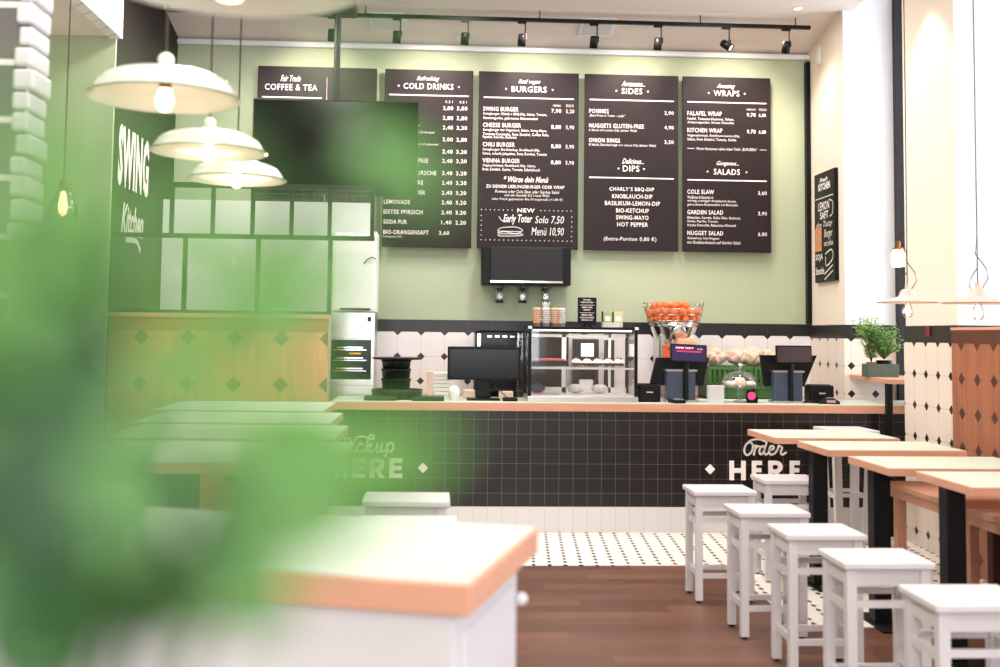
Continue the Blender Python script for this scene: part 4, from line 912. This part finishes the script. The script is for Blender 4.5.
# ================================================================== chalkboard on the pier
a = atu(814, 171, UW-.04); b = atu(835, 281, UW-.04)
v1, v0, zt, zb = a.y, b.y, 3.13, 2.09
t = thing('chalkboard', 'tall narrow black chalkboard on the cream pier', 'chalkboard', (UW-.002, v1, zb), -PI/2)
w = v1-v0; h = zt-zb
MB().box(0, w, -.036, 0, 0, h, .002).build('panel', M_black, t)
mb = MB()
T = lambda s, x0, x1, y0, y1, bo=0, sh=0: lettering(mb, s, x0*w, x1*w, (1-y1)*h, (1-y0)*h, -.038, bo, sh)
T('Fresh', .28, .68, .05, .09, .03, .4); T('KITCHEN', .22, .8, .1, .165, .05); mb.quad((.06*w, -.038, .762*h), (.94*w, -.038, .762*h), (.94*w, -.038, .77*h), (.06*w, -.038, .77*h))
T('LEMON', .2, .75, .27, .35, .02); T('SAFT', .3, .7, .36, .43, .03); T('the Tasty', .1, .9, .45, .52, 0, .3); T('Burger', .5, .9, .53, .62, 0, .2); T('mit alles', .48, .92, .63, .68, 0, .2); T('SOJA', .05, .42, .74, .81, .02); T('Smoothie', .05, .48, .86, .93, .02, .1)
strokes(mb, [[(.75, .27), (.92, .3), (.9, .4), (.78, .42)], [(.55, .75), (.85, .72), (.9, .8), (.6, .86), (.55, .78)], [(.5, .93), (.9, .86)], [(.5, .98), (.9, .91)]], .012, -.038, lambda a, b: (a*w, (1-b)*h))
mb.build('chalk_writing', M_letter, t)
MB().box(.02*w, .36*w, -.04, -.036, .285*h, .5*h).build('food_picture', mat('burger picture', (214, 142, 104), .6, scale=22, var=.6), t)

# ================================================================== herb shelf in the window recess
sh = thing('window_shelf', 'wooden wall shelf with a black leg in the window recess', 'shelf', (3.62, 9.2, 0))
q0 = atz(847, 377, 1.235); q1 = atz(907, 381, 1.235)
mb = MB(); A = [(3.69, 9.70), (4.1, 9.70), (4.1, 8.56), (3.58, 8.56)]
bz = 1.205
vs = [mb.b.verts.new((x-3.62, y-9.2, z)) for z in (bz, 1.24) for x, y in A]
mb._new([mb.b.faces.new([vs[i] for i in f]) for f in ((0, 1, 2, 3), (4, 5, 6, 7), (0, 1, 5, 4), (1, 2, 6, 5), (2, 3, 7, 6), (3, 0, 4, 7))]); mb.build('shelf_board', M_wood, sh)
MB().box(-.045, .0, -.60, -.555, .004, bz).build('leg', M_tblack, sh)
x0 = atv(865.5, 370, 9.15).x; x1 = atv(895, 370, 9.15).x
pt = thing('herb_planter', 'square grey green pot of bushy kitchen herbs on the window shelf', 'potted herbs', ((x0+x1)/2, 9.15, 1.24)); w = (x1-x0)/2
mb = MB()
for s in (-1, 1): mb.box(s*w-.006, s*w+.006, -.07, .07, 0, .11, .002); mb.box(-w, w, s*.07-.006, s*.07+.006, 0, .11, .002)
mb.box(-w, w, -.07, .07, 0, .01).build('planter', M_potg, pt)
MB().cyl(.055, .01, .14, (.035, 0), 20, r2=.066).build('inner_pot', M_black, pt); MB().cyl(.04, .01, .125, (-.075, 0), 16, r2=.045).build('terracotta_pot', M_terra, pt)
MB().lathe([(0, .142), (.062, .14)], (.035, 0, 0), 16).build('soil', M_soil, pt)
random.seed(21); st = MB(); lf = MB()
def leaf(mb, p, d, L, wd, up, curl=.3, n=5):
    """one leaf: pointed oval blade folded along its midrib"""
    d = Vector(d).normalized(); s = d.cross(Vector(up)); s = s.normalized() if s.length > .01 else Vector((1, 0, 0)); nn = s.cross(d).normalized(); p = Vector(p)
    rows = []
    for i in range(n+1):
        t = i/n; w = wd*math.sin(PI*min(1, t*.92+.04))**.8*(1-.25*t); c = p+d*L*t - nn*curl*L*t*t*.5
        rows.append([mb.b.verts.new(c-s*w/2+nn*w*.18), mb.b.verts.new(c), mb.b.verts.new(c+s*w/2+nn*w*.18)])
    for A, B in zip(rows, rows[1:]):
        for k in (0, 1): mb._new([mb.b.faces.new((A[k], A[k+1], B[k+1], B[k]))], True)
for k in range(120):
    c = Vector((.035, 0, .15)) if k < 95 else Vector((-.075, 0, .12)); a = random.uniform(0, 2*PI); r = random.uniform(.02, .16) if k < 95 else random.uniform(.02, .14); hgt = random.uniform(.06, .30) if k < 95 else random.uniform(.24, .38)
    e = c+Vector((r*math.cos(a)-(.03 if k >= 95 else 0), r*math.sin(a)*.8, hgt)); m_ = c*.5+e*.5+Vector((0, 0, .02)); pts = [c, m_, e]
    st.tube(pts, .0018, 4)
    for j in range(16):
        t = .12+.88*j/15; q_ = c.lerp(e, t)+Vector((0, 0, .02*(1-abs(2*t-1)))); b_ = random.uniform(0, 2*PI); big = 1.6 if k >= 95 else 1
        leaf(lf, q_, (math.cos(b_), math.sin(b_), random.uniform(0, .8)), .034*big, .018*big, (0, 0, 1), n=2)
st.build('stem', M_leafd, pt); lf.build('foliage', M_herb, pt)
tag(MB().box(-.004, 0, -.03, .03, -.036, .036).build('fire_sticker', mat('red sticker', (130, 34, 36), .5), loc=(UW-.018, 8.0, 1.625)), 'small red sticker on the dark border of the middle pier', 'sticker')

# ================================================================== bench and its high wooden back on the right
wb = thing('bench_back_panel', 'tall orange wooden panel with diamond pattern behind the bench', 'panel', (0, 0, 0))
MB().box(3.58, 3.64, 3.2, 7.50, .004, 1.625).build('panel', M_octw, wb); MB().box(3.575, 3.64, 3.2, 7.505, 1.625, 1.645, .003).build('cap_rail', M_wood, wb)
be = thing('wooden_bench', 'long wooden bench with dark legs along the right wall', 'bench', (2.89, 0, 0))
MB().box(0, .62, 3.0, 7.0, .615, .65, .004).build('seat', M_wood, be)
MB().box(.015, .04, 3.0, 7.0, .56, .615).build('seat_rail', M_wood, be)
M_legw = mat('dark reddish wood', (62, 32, 24), .5, scale=4, var=.2, stretch=(1, 1, .3))
for v in (6.92, 5.72, 5.5, 4.2):
    for x in (.03, .5): MB().box(x, x+.06, v-.03, v+.03, .004, .615, .003).build('leg', M_wood if v > 6 else M_legw, be)
tag(MB().box(-.2, .2, -.25, .25, 0, .42, .08).build('leather_bag', mat('brown leather', (150, 108, 88), .5, var=.15), loc=(3.22, 5.1, .0)), 'brown rounded leather bag under the bench at the right edge', 'bag')

# ================================================================== right hand tables
def bar_table(loc, w, d, h, label, group, base_=True):
    t = thing('dining_table', label, 'table', loc, 0, group)
    MB().box(0, w, 0, d, h-.042, h-.002, .002).build('edge_band', M_wood, t)
    MB().box(.006, w-.006, .006, d-.006, h-.002, h, ).build('tabletop', M_top, t)
    return t
tn = ['table nearest the counter', 'second table from the counter', 'third table from the counter', 'nearest table, cut by the right edge']
proto = None
for i, (u, v0, v1) in enumerate(((2.31, 7.44, 8.12), (2.395, 6.655, 7.24), (2.39, 5.735, 6.32), (2.48, 5.01, 5.62))):
    lb = 'pale topped wooden edged table by the bench, '+tn[i]
    d = v1-v0; t = bar_table((u, v0, 0), .87, d, .88, lb, 'tables along the right bench')
    lx = (.37, -.01, .015, 0.0)[i]
    MB().box(lx, lx+.095, d/2-.045, d/2+.045, .012, .84, .003).build('column', M_tblack, t)
    MB().box(lx-.02, lx+.40, d/2-.2, d/2+.2, .0, .014, .003).build('base_plate', M_tblack, t)
    MB().box(lx+.01, lx+.4, d/2-.05, d/2+.05, .82, .84).build('top_bracket', M_tblack, t)

# ================================================================== white stools
def make_stool(loc, h, w, d, label, group, splay=0, lw=.04, ins=.016, zs=(.735, .235)):
    t = thing('white_stool', label, 'stool', loc, 0, group)
    MB().box(0, w, 0, d, h-.028, h, .006).build('seat', M_stool, t)
    X = (ins+lw/2, w-ins-lw/2); Y = (ins+lw/2, d-ins-lw/2)
    def P(i, j, z): k = (h-z)/h*splay; return (X[i]+(1 if i else -1)*k, Y[j]+(1 if j else -1)*k, z)
    for i in (0, 1):
        for j in (0, 1):
            l_ = MB().bar(P(i, j, .012), P(i, j, h-.028), lw).build('leg', M_stool, t)
            MB().cyl(.014, 0, .012, P(i, j, 0)[:2], 10).build('foot_glide', M_black, l_)
    z = h-.065
    for j in (0, 1): MB().bar(P(0, j, z), P(1, j, z), .018, .065).build('apron', M_stool, t)
    for i in (0, 1): MB().bar(P(i, 0, z), P(i, 1, z), .018, .065).build('apron', M_stool, t)
    for zz in [h*q for q in zs]:
        for j in (0, 1): MB().bar(P(0, j, zz), P(1, j, zz), .018, .028).build('stretcher', M_stool, t)
        for i in (0, 1): MB().bar(P(i, 0, zz-.018 if zz > .3 else zz+.01), P(i, 1, zz-.018 if zz > .3 else zz+.01), .018, .034).build('stretcher', M_stool, t)
    return t
SG = 'white square stools along the right tables'
s0 = make_stool((1.526, 6.485, 0), .65, .38, .32, 'white wooden stool farthest back in the front row, over the mosaic edge', SG)
dup(s0, 'white wooden stool, second in the row from the counter', (1.58, 5.71, 0))
st3 = dup(s0, 'white wooden stool, middle one of the row of five', (1.63, 5.08, 0))
dup(s0, 'white wooden stool, second nearest to the camera', (1.665, 4.45, 0))
dup(s0, 'white wooden stool nearest to the camera at the bottom right', (1.725, 3.755, 0))
dup(s0, 'white wooden stool tucked behind the first stool, before Order HERE', (2.10, 7.0, 0))
tag(MB().box(-.015, .015, -.002, 0, -.008, .008).build('stool_tag', M_frame, loc=(1.58+.2, 5.71+.018, .585)), 'tiny dark tag on the apron of the second stool', 'tag')
hc = make_stool((2.985, 8.22, 0), .865, .375, .42, 'tall white stool with angled legs before the counter', None, splay=-.03, lw=.055, ins=.025, zs=(.43,))
# left group
l0 = make_stool((-.33, 5.06, 0), .8, .40, .30, 'white stool left of centre, nearer the counter', 'white stools beside the left tables')
dup(l0, 'white stool left of centre, just behind the foreground cabinet', (-.308, 4.38, 0))

# ================================================================== high tables on the left
for i, (u, v0, v1) in enumerate(((-.69, 6.84, 7.75), (-.56, 5.93, 6.74), (-.455, 5.07, 5.83), (-.36, 4.12, 4.95))):
    L_ = 1.05
    t = bar_table((u-L_, v0, 0), L_, v1-v0, 1.08, 'high pale topped table in the left row, '+('farthest from the camera', 'second farthest', 'second nearest', 'nearest to the camera')[i], 'high tables in the left row')
    d = v1-v0
    for dx in (.12, L_-.16): MB().box(dx, dx+.06, d/2-.2, d/2+.2, .012, 1.04, .003).build('leg', M_tblack, t)
    MB().box(.1, L_-.1, d/2-.03, d/2+.03, .25, .29).build('foot_rail', M_tblack, t)

# ================================================================== foreground cabinet with wooden top
rz = -.29; cab = thing('serving_cabinet', 'white cabinet with a thick wooden edged top in the near foreground', 'cabinet', (.07, 2.155, 0), rz)
CW, CD = 1.15, .665
MB().box(-CW, 0, 0, CD, 1.016, 1.076, .004).build('edge_band', M_wood, cab)
MB().box(-CW+.008, -.008, .008, CD-.008, 1.076, 1.08).build('worktop', M_top, cab)
MB().box(-CW+.05, -.045, .05, CD-.04, .004, 1.016, .003).build('body', M_stool, cab)
MB().box(-.045, -.037, .1, CD-.1, .12, .96, .003).build('door', M_stool, cab)
MB().sphere(.016, (-.022, CD-.09, .92), 12).build('knob', M_stool, cab)

# ================================================================== basil plant right in front of the lens
random.seed(12)
pl = thing('basil_plant', 'large blurred basil plant close to the camera on the left', 'potted plant', (-.16, .36, 1.1))
O = Vector((-.16, .36, 1.1))
MB().lathe([(0, 0), (.06, 0), (.075, .12), (.08, .125), (.08, .145), (.07, .145), (.065, .11), (0, .11)], n=28).build('pot', M_terra, pl)
MB().lathe([(0, .125), (.068, .125)], n=20).build('soil', M_soil, pl)
st = MB(); la = MB(); ld = MB()
def Lf(px, py, dist, L, ang, mb, wd=None):
    """leaf centred on a direction, hanging at a real distance from the lens"""
    p = atd(px, py, dist)-O; d = RT*math.cos(ang)+UP*math.sin(ang)+fw*random.uniform(-.35, .35)
    leaf(mb, p-d.normalized()*L/2, d, L, wd or L*.62, (-fw+Vector((random.uniform(-.4, .4), 0, random.uniform(-.3, .5)))), curl=random.uniform(-.2, .5), n=8)
def stem(pts):
    P = [Vector((random.uniform(-.03, .03), random.uniform(-.03, .03), .12))]+[atd(*p)-O for p in pts]
    Q = []
    for i in range(len(P)-1):
        a, b, c, d = P[max(i-1, 0)], P[i], P[i+1], P[min(i+2, len(P)-1)]
        for t in (0, .34, .67): Q.append(.5*((2*b)+(c-a)*t+(2*a-5*b+4*c-d)*t*t+(3*b-a-3*c+d)*t**3))
    Q.append(P[-1]); st.tube(Q, .0022, 6, r2=.0012)
stem([(200, 640, .33), (270, 560, .33), (330, 470, .32), (395, 440, .32)])
stem([(120, 620, .34), (180, 420, .33), (250, 280, .32), (330, 180, .31), (410, 160, .31)])
stem([(60, 640, .3), (90, 450, .28), (120, 250, .26), (150, 80, .25)])
stem([(20, 640, .28), (20, 400, .25), (10, 200, .22)])
stem([(150, 640, .3), (170, 500, .3), (190, 380, .3)])
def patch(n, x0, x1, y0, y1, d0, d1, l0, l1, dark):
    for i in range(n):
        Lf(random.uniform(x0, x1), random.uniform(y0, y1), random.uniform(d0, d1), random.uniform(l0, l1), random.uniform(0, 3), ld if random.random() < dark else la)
for a in ((396, 455, .21, .023, .3), (378, 486, .21, .017, 1.0), (418, 440, .22, .013, .2), (350, 478, .22, .017, .8), (345, 430, .22, .014, 2.0), (392, 470, .23, .014, 2.2), (400, 450, .24, .020, .8), (365, 442, .24, .017, .1),
          (398, 162, .26, .024, -.6), (376, 142, .27, .014, .0), (418, 186, .26, .017, -.9), (392, 170, .28, .018, -.6), (330, 190, .24, .008, 1.3),
          (322, 258, .22, .020, .05), (275, 262, .22, .017, .3), (240, 250, .21, .015, 2.0), (340, 40, .2, .009, 1.3), (430, 22, .2, .008, .3), (338, 85, .22, .006, 1.5)): Lf(*a, la)
patch(16, 235, 300, 420, 600, .22, .28, .018, .028, .1)        # upright shoot left of the cabinet
patch(9, 222, 258, 490, 600, .24, .3, .018, .024, .9)
patch(8, 190, 330, 400, 480, .2, .25, .009, .014, 0)
patch(20, 80, 290, 500, 615, .24, .3, .018, .026, .4)
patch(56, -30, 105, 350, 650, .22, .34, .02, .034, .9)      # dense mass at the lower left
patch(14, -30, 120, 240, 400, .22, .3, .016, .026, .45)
patch(12, 60, 200, 440, 520, .22, .3, .014, .022, .5)
patch(20, -20, 200, 220, 420, .2, .27, .010, .017, .2)
patch(26, 150, 310, 220, 400, .19, .24, .009, .014, 0)
patch(14, -10, 70, 60, 260, .19, .24, .009, .015, .1)
patch(12, 40, 150, 90, 230, .18, .22, .005, .008, 0)
patch(5, 200, 260, 100, 230, .18, .22, .006, .009, 0)
patch(6, -10, 110, 0, 230, .17, .2, .005, .008, 0)
patch(8, 50, 130, 130, 260, .18, .2, .006, .009, 0)
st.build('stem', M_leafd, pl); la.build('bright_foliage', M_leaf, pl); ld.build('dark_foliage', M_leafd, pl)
hs = thing('plant_stand', 'slim wooden stand under the basil plant', 'plant stand', (-.16, .36, 0))
MB().cyl(.1, 1.07, 1.1, n=28).build('top', M_wood, hs); MB().cyl(.02, .02, 1.07, n=14).build('post', M_tblack, hs); MB().cyl(.14, 0, .02, n=28).build('foot', M_tblack, hs)
